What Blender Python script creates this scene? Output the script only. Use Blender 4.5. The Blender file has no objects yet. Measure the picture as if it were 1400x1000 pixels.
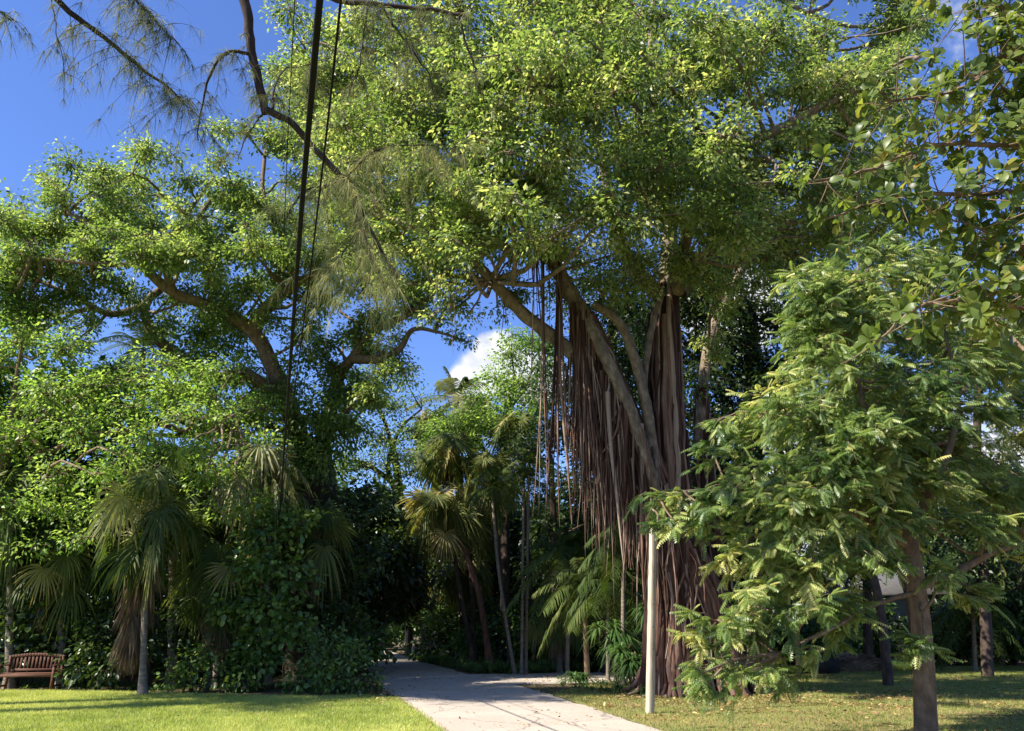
import bpy, math
import numpy as np
from mathutils import Vector, Matrix

# ------------------------------------------------------------------ scene
scn = bpy.context.scene
COL = scn.collection
R = math.radians
PITCH, CAMH, F = R(17.9), 1.65, 1099.0
cp, sp = math.cos(PITCH), math.sin(PITCH)


def C(x, y, Y):
    """point of the place seen at photo pixel (x, y) when it stands Y metres ahead"""
    u, v = (x - 700.0) / F, (500.0 - y) / F
    dy, dz = cp - sp * v, sp + cp * v
    t = Y / dy
    return np.array([u * t, Y, CAMH + dz * t])


def G(x, y, z=0.0):
    """ground point seen at photo pixel (x, y)"""
    u, v = (x - 700.0) / F, (500.0 - y) / F
    dy, dz = cp - sp * v, sp + cp * v
    t = (z - CAMH) / dz
    return np.array([u * t, dy * t, z])


def A(*p):
    return np.array(p, float)


# ------------------------------------------------------------------ mesh builder
class MB:
    def __init__(s):
        s.v, s.f, s.a, s.n = [], [], [], 0

    def add(s, V, Fc, a=0.5):
        V = np.asarray(V, float).reshape(-1, 3)
        Fc = np.asarray(Fc, int)
        if len(V) == 0 or len(Fc) == 0:
            return
        s.v.append(V)
        s.f.append(Fc + s.n)
        s.a.append(np.broadcast_to(np.asarray(a, float), (len(V),)).copy())
        s.n += len(V)

    def mesh(s, name, mat, smooth=True):
        me = bpy.data.meshes.new(name)
        V = np.concatenate(s.v).astype(np.float32)
        me.vertices.add(len(V))
        me.vertices.foreach_set('co', V.ravel())
        cnt = np.concatenate([np.full(len(f), f.shape[1]) for f in s.f])
        idx = np.concatenate([f.ravel() for f in s.f]).astype(np.int32)
        st = np.concatenate([[0], np.cumsum(cnt)[:-1]]).astype(np.int32)
        me.loops.add(len(idx))
        me.loops.foreach_set('vertex_index', idx)
        me.polygons.add(len(cnt))
        me.polygons.foreach_set('loop_start', st)
        at = me.attributes.new('v', 'FLOAT', 'POINT')
        at.data.foreach_set('value', np.concatenate(s.a).astype(np.float32))
        me.update(calc_edges=True)
        if smooth:
            me.polygons.foreach_set('use_smooth', np.ones(len(cnt), bool))
        me.materials.append(mat)
        return me

    def build(s, name, mat, parent=None, smooth=True, label=None):
        me = s.mesh(name, mat, smooth)
        o = bpy.data.objects.new(name, me)
        COL.objects.link(o)
        if parent is not None:
            o.parent = parent
            o.matrix_parent_inverse = Matrix.Translation(-Vector(parent.location))
        if label:
            o['label'] = label
        return o


def tag(o, label=None, cat=None, group=None, kind=None):
    if label: o['label'] = label
    if cat: o['category'] = cat
    if group: o['group'] = group
    if kind: o['kind'] = kind
    return o


def empty(name, loc, label, cat, group=None):
    o = bpy.data.objects.new(name, None)
    COL.objects.link(o)
    o.empty_display_size = 0.3
    o.location = [float(q) for q in loc]
    return tag(o, label, cat, group)


def nrm(a):
    a = np.asarray(a, float)
    return a / np.maximum(np.linalg.norm(a, axis=-1, keepdims=True), 1e-9)


def spline(pts, m):
    P = np.asarray(pts, float)
    if len(P) == 2:
        t = np.linspace(0, 1, m)[:, None]
        return P[0] * (1 - t) + P[1] * t
    E = np.vstack([2 * P[0] - P[1], P, 2 * P[-1] - P[-2]])
    t = np.linspace(0, len(P) - 1, m)
    i = np.minimum(t.astype(int), len(P) - 2)
    f = (t - i)[:, None]
    p0, p1, p2, p3 = E[i], E[i + 1], E[i + 2], E[i + 3]
    return 0.5 * (2 * p1 + (p2 - p0) * f + (2 * p0 - 5 * p1 + 4 * p2 - p3) * f ** 2 + (3 * p1 - p0 - 3 * p2 + p3) * f ** 3)


def tube(mb, pts, rad, n=8, a=0.5, rng=None, rough=0.0, cap=False):
    P = np.asarray(pts, float)
    m = len(P)
    rad = np.broadcast_to(np.asarray(rad, float), (m,))
    T = nrm(np.gradient(P, axis=0))
    mean = nrm(T.mean(0))
    ref = A(0, 0, 1) if abs(mean[2]) < 0.75 else A(1, 0, 0)
    U = nrm(np.cross(T, ref))
    W = np.cross(U, T)
    th = np.linspace(0, 2 * math.pi, n, endpoint=False)
    rr = rad[:, None] * np.ones((m, n))
    if rng is not None and rough > 0:
        base = rng.normal(0, 1, (1, n)) * 0.6 + rng.normal(0, 1, (m, n)) * 0.5
        rr = rr * (1 + rough * base)
    V = P[:, None] + rr[..., None] * (np.cos(th)[None, :, None] * U[:, None] + np.sin(th)[None, :, None] * W[:, None])
    i = np.arange(m - 1)[:, None] * n
    j = np.arange(n)[None]
    j2 = (j + 1) % n
    Q = np.stack([i + j, i + j2, i + n + j2, i + n + j], -1).reshape(-1, 4)
    mb.add(V.reshape(-1, 3), Q, a)
    if cap:
        top = V[-1]
        mb.add(np.vstack([top, top.mean(0)]), [[k, (k + 1) % n, n] for k in range(n)], a)
        bot = V[0]
        mb.add(np.vstack([bot, bot.mean(0)]), [[(k + 1) % n, k, n] for k in range(n)], a)


def lerp_r(r0, r1, m, pw=1.0):
    t = np.linspace(0, 1, m) ** pw
    return r0 * (1 - t) + r1 * t


def box(mb, c, s, rz=0.0, ry=0.0, rx=0.0, bev=0.006, a=0.5):
    """bevelled box: centre c, full size s"""
    h = np.asarray(s, float) / 2
    b = min(bev, h.min() * 0.6)
    V, Fc = [], []
    prof = [(-1, -1, 0), (-1, -1, 1), (1, -1, 0), (1, -1, 1), (1, 1, 0), (1, 1, 1), (-1, 1, 0), (-1, 1, 1)]
    ring = []
    for sx, sy, k in prof:
        if (sx * sy > 0) == (k == 0):
            ring.append((sx * h[0], sy * (h[1] - b)))
        else:
            ring.append((sx * (h[0] - b), sy * h[1]))
    ring = np.array(ring)
    o = np.argsort(np.arctan2(ring[:, 1], ring[:, 0]))
    ring = ring[o]
    ins = ring * ((h[:2] - b) / h[:2])
    lay = [(ins, -h[2]), (ring, -h[2] + b), (ring, h[2] - b), (ins, h[2])]
    V = np.vstack([np.column_stack([r, np.full(8, z)]) for r, z in lay])
    for l in range(3):
        for k in range(8):
            k2 = (k + 1) % 8
            Fc.append([l * 8 + k, l * 8 + k2, l * 8 + 8 + k2, l * 8 + 8 + k])
    Rm = rot(rx, ry, rz)
    V = V @ Rm.T + np.asarray(c, float)
    mb.add(V, Fc, a)
    mb.add(V[24:32], [list(range(8))], a)
    mb.add(V[0:8], [list(range(7, -1, -1))], a)


def rot(rx, ry, rz):
    cx, sx, cy, sy, cz, sz = math.cos(rx), math.sin(rx), math.cos(ry), math.sin(ry), math.cos(rz), math.sin(rz)
    X = np.array([[1, 0, 0], [0, cx, -sx], [0, sx, cx]])
    Yy = np.array([[cy, 0, sy], [0, 1, 0], [-sy, 0, cy]])
    Z = np.array([[cz, -sz, 0], [sz, cz, 0], [0, 0, 1]])
    return Z @ Yy @ X


# ------------------------------------------------------------------ leaf templates
DIAMOND = (np.array([[0, 0, 0], [.42, .5, .10], [1, 0, -.06], [.42, -.5, .10]]), np.array([[0, 1, 2, 3]]))
OBOV = (np.array([[0, 0, 0], [.38, .26, .05], [.76, .5, .07], [1, 0, -.07], [.76, -.5, .07], [.38, -.26, .05]]),
        np.array([[0, 1, 2, 3], [0, 3, 4, 5]]))
OVAL = (np.array([[0, 0, 0], [.3, .45, .06], [.7, .42, .04], [1, 0, -.1], [.7, -.42, .04], [.3, -.45, .06]]),
        np.array([[0, 1, 2, 3], [0, 3, 4, 5]]))


def place(mb, tmpl, P, ax, up, L, wr, a):
    """many leaves: base P, axis ax, blade normal near up, length L, width ratio wr"""
    T, Fc = tmpl
    N = len(P)
    ax = nrm(ax)
    sd = nrm(np.cross(up, ax))
    nz = np.cross(ax, sd)
    L = np.broadcast_to(np.asarray(L, float), (N,))[:, None, None]
    V = P[:, None] + L * (T[None, :, 0:1] * ax[:, None] + wr * T[None, :, 1:2] * sd[:, None] + T[None, :, 2:3] * nz[:, None])
    k = len(T)
    Q = (np.arange(N)[:, None, None] * k + Fc[None]).reshape(-1, Fc.shape[1])
    mb.add(V.reshape(-1, 3), Q, np.repeat(np.broadcast_to(a, (N,)), k))


def sphere_dirs(rng, n, upbias=0.0):
    d = rng.normal(0, 1, (n, 3))
    d[:, 2] += upbias
    return nrm(d)


def foliage(mb, wood, rng, clumps, dens, nleaf, spread, size, wr, tmpl=DIAMOND, droop=0.5, flat=0.7, up=0.35,
            inner=0.35, twig_r=0.012, attvar=(0.5, 0.22, 0.18), split=0):
    """leaf clumps: each clump (centre, radius) gets twigs that end in tufts of leaves"""
    if split:
        out = []
        for c, r in clumps:
            if r < .5:
                out.append((c, r))
                continue
            for _ in range(split):
                q = c + sphere_dirs(rng, 1, .1)[0] * A(1.15, 1.15, .75) * r * rng.uniform(.25, 1.0)
                out.append((q, r * rng.uniform(.38, .68)))
                if wood is not None:
                    tube(wood, spline([c, (c + q) / 2 + rng.normal(0, .07 * r, 3), q], 5), lerp_r(twig_r * 2.2, twig_r, 5), 4, 0.5)
        clumps = out
    for c, r in clumps:
        ns = max(4, int(dens * r * r))
        d = sphere_dirs(rng, ns, up)
        u = (inner + (1 - inner) * rng.random(ns) ** 0.6)[:, None]
        off = d * u * r * rng.uniform(0.7, 1.35, (ns, 1))
        off[:, 2] *= flat
        ph = rng.uniform(0, math.pi)
        e1 = A(math.cos(ph), math.sin(ph), rng.normal(0, .3))
        off += (off @ e1)[:, None] * e1 * rng.uniform(-.25, .45)
        S = c + off
        cv = attvar[0] + rng.normal(0, attvar[1] * 0.5)
        sv = cv + rng.normal(0, attvar[1], ns)
        if wood is not None:
            for s_ in S[:: (1 if r < 2.5 else 2)]:
                mid = (c * 0.45 + s_ * 0.55) + rng.normal(0, 0.06 * r, 3) + A(0, 0, 0.06 * r)
                tube(wood, spline([c, mid, s_], 4), lerp_r(twig_r * (1 + r * .6), twig_r * .4, 4), 4, 0.5)
        n = ns * nleaf
        Sr = np.repeat(S, nleaf, 0)
        dr = np.repeat(nrm(off), nleaf, 0)
        g = np.clip(rng.normal(0, 1, (n, 3)), -1.9, 1.9) * spread * rng.uniform(.7, 1.3, (ns, 1)).repeat(nleaf, 0)
        g[:, 2] *= 0.65
        ax = nrm(g) * 0.8 + dr * 0.4 + rng.normal(0, .35, (n, 3))
        ax[:, 2] -= droop
        upv = rng.normal(0, .7, (n, 3)) + dr * 0.35
        upv[:, 2] += 0.9
        g -= np.repeat(off, nleaf, 0) * (rng.random((n, 1)) ** 1.5 * .42)
        L = size * rng.uniform(.5, 1.35, n)
        a = np.clip(np.repeat(sv, nleaf) + rng.normal(0, attvar[2], n), 0, 1)
        place(mb, tmpl, Sr + g, ax, upv, L, wr, a)


def attach(wood, rng, clumps, nodes, r0=0.09, r1=0.03, sag=0.08):
    """a bough from the nearest limb point to each clump centre"""
    N = np.array([n[0] for n in nodes])
    for c, r in clumps:
        d = np.linalg.norm(N - c, axis=1) + np.maximum(0, N[:, 2] - c[2]) * 1.2
        p = N[np.argmin(d)]
        D = np.linalg.norm(c - p)
        if D < 0.15:
            continue
        m1 = p * .67 + c * .33 + rng.normal(0, .05 * D, 3) + A(0, 0, -sag * D * .4)
        m2 = p * .33 + c * .67 + rng.normal(0, .05 * D, 3) + A(0, 0, sag * D * .5)
        k = min(1.6, .5 + D / 5)
        tube(wood, spline([p, m1, m2, c], 8), lerp_r(r0 * k, r1, 8), 6, 0.5)


def limb(wood, nodes, rng, pts, r0, r1, n=10, rough=.06, m=None, skip=2):
    P = spline(pts, m or (len(pts) * 6))
    P = P + np.cumsum(rng.normal(0, .012, P.shape), 0) * 0.6
    rr = lerp_r(r0, r1, len(P), .85)
    tube(wood, P, rr, n, 0.5, rng, rough)
    for p, q in zip(P[skip:], rr[skip:]):
        nodes.append((p, q))
    return P


# ------------------------------------------------------------------ materials
def newmat(name):
    m = bpy.data.materials.new(name)
    m.use_nodes = True
    nt = m.node_tree
    nt.nodes.clear()
    out = nt.nodes.new('ShaderNodeOutputMaterial')
    return m, nt, out


def nd(nt, t, **kw):
    n = nt.nodes.new(t)
    for k, v in kw.items():
        if k in n.inputs:
            n.inputs[k].default_value = v
        else:
            setattr(n, k, v)
    return n


def ramp(nt, stops):
    n = nt.nodes.new('ShaderNodeValToRGB')
    cr = n.color_ramp
    while len(cr.elements) < len(stops):
        cr.elements.new(0.5)
    for e, (p, c) in zip(cr.elements, stops):
        e.position = p
        e.color = (*c, 1)
    return n


def leaf_mat(name, stops, trans=0.35, tcol=1.6, rough=0.42, spec=0.45, tint=(1.15, 1.1, .5)):
    m, nt, out = newmat(name)
    at = nd(nt, 'ShaderNodeAttribute', attribute_name='v')
    rp = ramp(nt, stops)
    nt.links.new(at.outputs['Fac'], rp.inputs[0])
    pb = nd(nt, 'ShaderNodeBsdfPrincipled', Roughness=rough)
    pb.inputs['Specular IOR Level'].default_value = spec
    nt.links.new(rp.outputs[0], pb.inputs['Base Color'])
    mul = nd(nt, 'ShaderNodeMix', data_type='RGBA', blend_type='MULTIPLY')
    mul.inputs[0].default_value = 1
    nt.links.new(rp.outputs[0], mul.inputs[6])
    mul.inputs[7].default_value = (tint[0] * tcol, tint[1] * tcol, tint[2] * tcol, 1)
    tr = nd(nt, 'ShaderNodeBsdfTranslucent')
    nt.links.new(mul.outputs[2], tr.inputs['Color'])
    mx = nd(nt, 'ShaderNodeMixShader')
    mx.inputs[0].default_value = trans
    nt.links.new(pb.outputs[0], mx.inputs[1])
    nt.links.new(tr.outputs[0], mx.inputs[2])
    nt.links.new(mx.outputs[0], out.inputs[0])
    return m


def bark_mat(name, stops, scale=(6, 6, 1.2), bump=0.5, rough=0.85, dist=0.03, detail=6):
    m, nt, out = newmat(name)
    tc = nd(nt, 'ShaderNodeTexCoord')
    mp = nd(nt, 'ShaderNodeMapping')
    mp.inputs['Scale'].default_value = scale
    nt.links.new(tc.outputs['Object'], mp.inputs[0])
    n1 = nd(nt, 'ShaderNodeTexNoise', Scale=1.6, Detail=detail, Roughness=.65)
    nt.links.new(mp.outputs[0], n1.inputs[0])
    at = nd(nt, 'ShaderNodeAttribute', attribute_name='v')
    ma = nd(nt, 'ShaderNodeMath', operation='MULTIPLY_ADD')
    nt.links.new(at.outputs['Fac'], ma.inputs[0])
    ma.inputs[1].default_value = .8
    ma.inputs[2].default_value = -.4
    ad = nd(nt, 'ShaderNodeMath', operation='ADD')
    nt.links.new(n1.outputs[0], ad.inputs[0])
    nt.links.new(ma.outputs[0], ad.inputs[1])
    rp = ramp(nt, stops)
    nt.links.new(ad.outputs[0], rp.inputs[0])
    pb = nd(nt, 'ShaderNodeBsdfPrincipled', Roughness=rough)
    pb.inputs['Specular IOR Level'].default_value = .2
    nt.links.new(rp.outputs[0], pb.inputs['Base Color'])
    bp = nd(nt, 'ShaderNodeBump', Strength=bump, Distance=dist)
    nt.links.new(n1.outputs[0], bp.inputs['Height'])
    nt.links.new(bp.outputs[0], pb.inputs['Normal'])
    nt.links.new(pb.outputs[0], out.inputs[0])
    return m


def plain_mat(name, col, rough=.6, spec=.4, metal=0.0, var=.15, scale=8):
    m, nt, out = newmat(name)
    tc = nd(nt, 'ShaderNodeTexCoord')
    n1 = nd(nt, 'ShaderNodeTexNoise', Scale=scale, Detail=5)
    nt.links.new(tc.outputs['Object'], n1.inputs[0])
    rp = ramp(nt, [(.3, tuple(c * (1 - var) for c in col)), (.7, tuple(min(1, c * (1 + var)) for c in col))])
    nt.links.new(n1.outputs[0], rp.inputs[0])
    pb = nd(nt, 'ShaderNodeBsdfPrincipled', Roughness=rough, Metallic=metal)
    pb.inputs['Specular IOR Level'].default_value = spec
    nt.links.new(rp.outputs[0], pb.inputs['Base Color'])
    bp = nd(nt, 'ShaderNodeBump', Strength=.2, Distance=.01)
    nt.links.new(n1.outputs[0], bp.inputs['Height'])
    nt.links.new(bp.outputs[0], pb.inputs['Normal'])
    nt.links.new(pb.outputs[0], out.inputs[0])
    return m


def ground_mat(name, stops1, stops2, s1=0.5, s2=14, bump=.5, rough=.95, mixlo=.35, mixhi=.65, dist=.03):
    """two colour sets mixed by a large noise, each speckled by a fine one"""
    m, nt, out = newmat(name)
    tc = nd(nt, 'ShaderNodeTexCoord')
    big = nd(nt, 'ShaderNodeTexNoise', Scale=s1, Detail=5, Roughness=.6)
    fine = nd(nt, 'ShaderNodeTexNoise', Scale=s2, Detail=6, Roughness=.7)
    nt.links.new(tc.outputs['Object'], big.inputs[0])
    nt.links.new(tc.outputs['Object'], fine.inputs[0])
    r1, r2 = ramp(nt, stops1), ramp(nt, stops2)
    nt.links.new(fine.outputs[0], r1.inputs[0])
    nt.links.new(fine.outputs[0], r2.inputs[0])
    mr = nd(nt, 'ShaderNodeMapRange')
    mr.inputs[1].default_value, mr.inputs[2].default_value = mixlo, mixhi
    nt.links.new(big.outputs[0], mr.inputs[0])
    mx = nd(nt, 'ShaderNodeMix', data_type='RGBA')
    nt.links.new(mr.outputs[0], mx.inputs[0])
    nt.links.new(r1.outputs[0], mx.inputs[6])
    nt.links.new(r2.outputs[0], mx.inputs[7])
    pb = nd(nt, 'ShaderNodeBsdfPrincipled', Roughness=rough)
    pb.inputs['Specular IOR Level'].default_value = .15
    nt.links.new(mx.outputs[2], pb.inputs['Base Color'])
    bp = nd(nt, 'ShaderNodeBump', Strength=bump, Distance=dist)
    nt.links.new(fine.outputs[0], bp.inputs['Height'])
    nt.links.new(bp.outputs[0], pb.inputs['Normal'])
    nt.links.new(pb.outputs[0], out.inputs[0])
    return m


M = {}
M['banyan_leaf'] = leaf_mat('banyan_leaf', [(0, (.048, .090, .026)), (.45, (.135, .205, .055)), (.8, (.25, .315, .10)), (1, (.40, .42, .19))], .54, 1.6, .42, .45, (1.12, 1.08, .6))
M['fig_leaf'] = leaf_mat('fig_leaf', [(0, (.055, .108, .028)), (.5, (.145, .225, .055)), (1, (.29, .35, .12))], .54, 1.6, .42, .45, (1.12, 1.08, .6))
M['bright_leaf'] = leaf_mat('bright_leaf', [(0, (.075, .145, .028)), (.5, (.175, .275, .058)), (1, (.31, .39, .11))], .54, 1.65, .42, .45, (1.05, 1.08, .6))
M['pinnate_leaf'] = leaf_mat('pinnate_leaf', [(0, (.045, .092, .024)), (.45, (.145, .215, .055)), (.8, (.29, .35, .105)), (1, (.48, .46, .17))], .42, 1.5, .42, .5, (1.05, 1.08, .6))
M['almond_leaf'] = leaf_mat('almond_leaf', [(0, (.045, .075, .018)), (.5, (.105, .15, .030)), (.82, (.18, .21, .045)), (.95, (.24, .16, .035)), (1, (.34, .13, .035))], .45, 1.7, .40, .35)
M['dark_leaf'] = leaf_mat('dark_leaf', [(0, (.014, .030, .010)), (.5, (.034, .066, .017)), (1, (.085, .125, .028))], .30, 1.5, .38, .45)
M['shrub_leaf'] = leaf_mat('shrub_leaf', [(0, (.028, .066, .015)), (.5, (.075, .145, .030)), (1, (.17, .25, .055))], .34, 1.6, .38, .45)
M['needle'] = leaf_mat('needle', [(0, (.085, .095, .040)), (.5, (.22, .23, .10)), (1, (.38, .38, .19))], .50, 1.5, .6, .2, (1.1, 1.05, .7))
M['palm_leaf'] = leaf_mat('palm_leaf', [(0, (.026, .048, .013)), (.5, (.075, .11, .027)), (.8, (.19, .20, .06)), (1, (.34, .29, .12))], .38, 1.6, .55, .2)
M['pale_palm'] = leaf_mat('pale_palm', [(0, (.07, .10, .030)), (.5, (.16, .18, .065)), (1, (.33, .30, .15))], .40, 1.5, .5, .3)
M['dead_palm'] = leaf_mat('dead_palm', [(0, (.070, .043, .024)), (.5, (.15, .10, .058)), (1, (.30, .22, .14))], .2, 1.2, .7, .2, (1.1, 1, .8))
M['strap_leaf'] = leaf_mat('strap_leaf', [(0, (.024, .058, .016)), (.5, (.062, .125, .032)), (1, (.15, .22, .065))], .34, 1.6, .42, .4)
M['grass'] = leaf_mat('grass', [(0, (.16, .21, .045)), (.5, (.34, .40, .10)), (1, (.58, .58, .21))], .40, 1.3, .5, .3)
M['dry_grass'] = leaf_mat('dry_grass', [(0, (.10, .16, .035)), (.45, (.22, .27, .065)), (.7, (.34, .31, .10)), (1, (.44, .32, .14))], .35, 1.3, .6, .2)
M['litter'] = leaf_mat('litter', [(0, (.10, .06, .03)), (.5, (.26, .17, .075)), (1, (.50, .38, .17))], .2, 1.2, .6, .3)
M['banyan_bark'] = bark_mat('banyan_bark', [(.22, (.040, .020, .014)), (.42, (.115, .060, .042)), (.60, (.19, .115, .085)), (.85, (.31, .235, .185))], (9, 9, .5), .7)
M['grey_bark'] = bark_mat('grey_bark', [(.25, (.055, .043, .033)), (.5, (.16, .122, .088)), (.75, (.32, .26, .195))], (4, 4, 2.2), .4)
M['dark_bark'] = bark_mat('dark_bark', [(.25, (.022, .015, .012)), (.5, (.060, .042, .032)), (.8, (.13, .10, .075))], (5, 5, 2), .5)
M['red_bark'] = bark_mat('red_bark', [(.25, (.035, .018, .012)), (.5, (.11, .055, .035)), (.8, (.22, .12, .08))], (7, 7, 1.5), .5)
M['brown_bark'] = bark_mat('brown_bark', [(.25, (.06, .042, .026)), (.5, (.16, .11, .07)), (.8, (.28, .21, .14))], (5, 5, 2.5), .5)
M['palm_bark'] = bark_mat('palm_bark', [(.25, (.07, .055, .04)), (.5, (.16, .13, .098)), (.8, (.30, .26, .20))], (3, 3, 14), .5)
M['concrete_post'] = bark_mat('concrete_post', [(.28, (.13, .105, .08)), (.42, (.32, .27, .205)), (.58, (.42, .365, .285)), (.75, (.50, .45, .37))], (9, 9, .8), .5, .85, .012)
M['bench_wood'] = bark_mat('bench_wood', [(.25, (.06, .024, .015)), (.5, (.115, .05, .03)), (.8, (.17, .08, .05))], (2, 9, 9), .3, .6, .008)
M['cable'] = plain_mat('cable', (.008, .007, .0065), .9, .1)
M['casuarina_bark'] = bark_mat('casuarina_bark', [(.25, (.014, .009, .008)), (.5, (.034, .023, .019)), (.8, (.07, .05, .042))], (5, 5, 2), .5)
M['steel'] = plain_mat('steel', (.45, .45, .44), .4, .5, .6)
M['iron'] = plain_mat('iron', (.06, .055, .05), .6, .4, .3)
M['stone'] = bark_mat('stone', [(.25, (.10, .09, .075)), (.5, (.24, .22, .18)), (.8, (.40, .37, .31))], (3, 3, 3), .6)
M['dark_stone'] = bark_mat('dark_stone', [(.25, (.010, .009, .008)), (.5, (.022, .020, .018)), (.8, (.045, .040, .035))], (4, 4, 4), .6)
M['wall_paint'] = plain_mat('wall_paint', (.42, .43, .45), .85, .2, 0, .10, 2)
M['roof_tile'] = plain_mat('roof_tile', (.10, .095, .09), .7, .3, 0, .15, 5)
M['window_glass'] = plain_mat('window_glass', (.03, .035, .04), .08, .8)
M['frame_paint'] = plain_mat('frame_paint', (.7, .7, .68), .5)
M['fence_wood'] = bark_mat('fence_wood', [(.25, (.14, .14, .14)), (.5, (.25, .25, .25)), (.8, (.36, .36, .35))], (6, 6, 1.5), .3)
M['yellow_plastic'] = plain_mat('yellow_plastic', (.80, .72, .04), .35, .5, 0, .08, 3)
M['dirt'] = ground_mat('dirt', [(.3, (.05, .034, .020)), (.5, (.11, .078, .046)), (.7, (.20, .145, .085))],
                       [(.3, (.04, .032, .018)), (.5, (.085, .075, .035)), (.7, (.16, .13, .06))], .35, 9)
M['lawn_soil'] = ground_mat('lawn_soil', [(.3, (.11, .17, .03)), (.5, (.20, .28, .05)), (.7, (.30, .36, .08))],
                            [(.3, (.15, .18, .04)), (.5, (.26, .28, .07)), (.7, (.36, .35, .12))], .6, 20)
M['dry_lawn'] = ground_mat('dry_lawn', [(.3, (.09, .11, .03)), (.5, (.18, .18, .06)), (.7, (.30, .25, .11))],
                           [(.3, (.12, .10, .045)), (.5, (.26, .19, .09)), (.7, (.42, .30, .15))], .45, 16)
M['asphalt'] = ground_mat('asphalt', [(.25, (.27, .230, .185)), (.5, (.39, .335, .275)), (.75, (.49, .425, .355))],
                          [(.25, (.31, .265, .215)), (.5, (.43, .37, .305)), (.75, (.53, .46, .385))], .55, 26, .25, .9, .42, .6)
_nt = M['asphalt'].node_tree
_pb = next(n for n in _nt.nodes if n.type == 'BSDF_PRINCIPLED')
_src = _pb.inputs['Base Color'].links[0].from_socket
_tc = nd(_nt, 'ShaderNodeTexCoord')
_wn = nd(_nt, 'ShaderNodeTexNoise', Scale=1.3, Detail=6)
_nt.links.new(_tc.outputs['Object'], _wn.inputs[0])
_va = nd(_nt, 'ShaderNodeVectorMath', operation='MULTIPLY_ADD')
_nt.links.new(_wn.outputs['Color'], _va.inputs[0])
_va.inputs[1].default_value = (.9, .9, 0)
_nt.links.new(_tc.outputs['Object'], _va.inputs[2])
_vo = nd(_nt, 'ShaderNodeTexVoronoi', feature='DISTANCE_TO_EDGE', Scale=.42)
_nt.links.new(_va.outputs[0], _vo.inputs[0])
_mr = nd(_nt, 'ShaderNodeMapRange')
_mr.inputs[1].default_value, _mr.inputs[2].default_value, _mr.inputs[3].default_value = .002, .012, .55
_nt.links.new(_vo.outputs[0], _mr.inputs[0])
_mm = nd(_nt, 'ShaderNodeMix', data_type='RGBA', blend_type='MULTIPLY')
_mm.inputs[0].default_value = 1
_nt.links.new(_src, _mm.inputs[6])
_nt.links.new(_mr.outputs[0], _mm.inputs[7])
_nt.links.new(_mm.outputs[2], _pb.inputs['Base Color'])

# ------------------------------------------------------------------ setting
rng = np.random.default_rng(7)


def sheet(name, pts, z, mat, sub=1):
    P = np.asarray(pts, float)
    mb = MB()
    mb.add(np.column_stack([P[:, 0], P[:, 1], np.full(len(P), z)]), [list(range(len(P)))])
    o = mb.build(name, mat, smooth=False)
    o['kind'] = 'structure'
    return o


def strip(name, left, right, z, mat):
    L, Rr = np.asarray(left, float), np.asarray(right, float)
    m = len(L)
    V = np.vstack([L, Rr])
    V[:, 2] = z
    mb = MB()
    mb.add(V, [[k, m + k, m + k + 1, k + 1] for k in range(m - 1)])
    o = mb.build(name, mat, smooth=False)
    o['kind'] = 'structure'
    return o


sheet('ground', [(-300, -60), (300, -60), (300, 500), (-300, 500)], 0, M['dirt'])

Lpx = [(605, 1000), (571, 975), (540, 953), (520, 938), (505, 920), (497, 908), (490, 899), (480, 890), (462, 884)]
Rpx = [(905, 1000), (845, 981), (790, 963), (738, 946), (690, 934), (642, 923), (611, 914), (565, 901), (520, 887)]
Lw = [G(*p) for p in Lpx]
Rw = [G(*p) for p in Rpx]
Lw = [A(3.9, -6, 0), A(1.2, 5, 0)] + Lw
Rw = [A(8.3, -6, 0), A(5.1, 5, 0)] + Rw
Ls, Rs = spline(Lw, 80), spline(Rw, 80)
wob = np.random.default_rng(3)
Ls[:, 0] += wob.normal(0, .035, 80)
Rs[:, 0] += wob.normal(0, .035, 80)
strip('road', Ls, Rs, .010, M['asphalt'])
d_top = [G(640, 922.5), G(720, 921), G(850, 919), G(960, 915), G(1090, 908), G(1200, 903)]
d_bot = [G(700, 936.5), G(760, 935.5), G(860, 931), G(960, 923), G(1090, 914.5), G(1200, 907)]
strip('driveway', spline(d_bot, 30), spline(d_top, 30), .006, M['asphalt'])

# left lawn, right lawn
edge_l = [G(*p) for p in [(610, 1003), (575, 977), (545, 956), (500, 951), (440, 953), (350, 952), (240, 949), (140, 946), (60, 945), (-60, 944), (-300, 942)]]
pl = [(1.1, 5), (3.8, -6), (-40, -6), (-40, 24)] + [(e[0], e[1]) for e in edge_l[::-1]]
pl = np.array(pl, float)
sheet('lawn', pl, .004, M['lawn_soil'])
edge_r = [G(*p) for p in [(900, 998.5), (845, 980), (790, 962), (752, 948)]]
pr = [(8.2, -6), (5.0, 5)] + [(e[0], e[1]) for e in edge_r] + [(G(800, 938)[0], G(800, 938)[1]), (G(870, 930)[0], G(870, 930)[1]), (G(1090, 917)[0], G(1090, 917)[1]),
      (20, 36), (45, 36), (45, -6)]
sheet('lawn', pr, .003, M['dry_lawn'])


def inpoly(P, poly):
    x, y = P[:, 0], P[:, 1]
    ins = np.zeros(len(P), bool)
    j = len(poly) - 1
    for i in range(len(poly)):
        xi, yi, xj, yj = poly[i][0], poly[i][1], poly[j][0], poly[j][1]
        c = ((yi > y) != (yj > y)) & (x < (xj - xi) * (y - yi) / (yj - yi + 1e-12) + xi)
        ins ^= c
        j = i
    return ins


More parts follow.
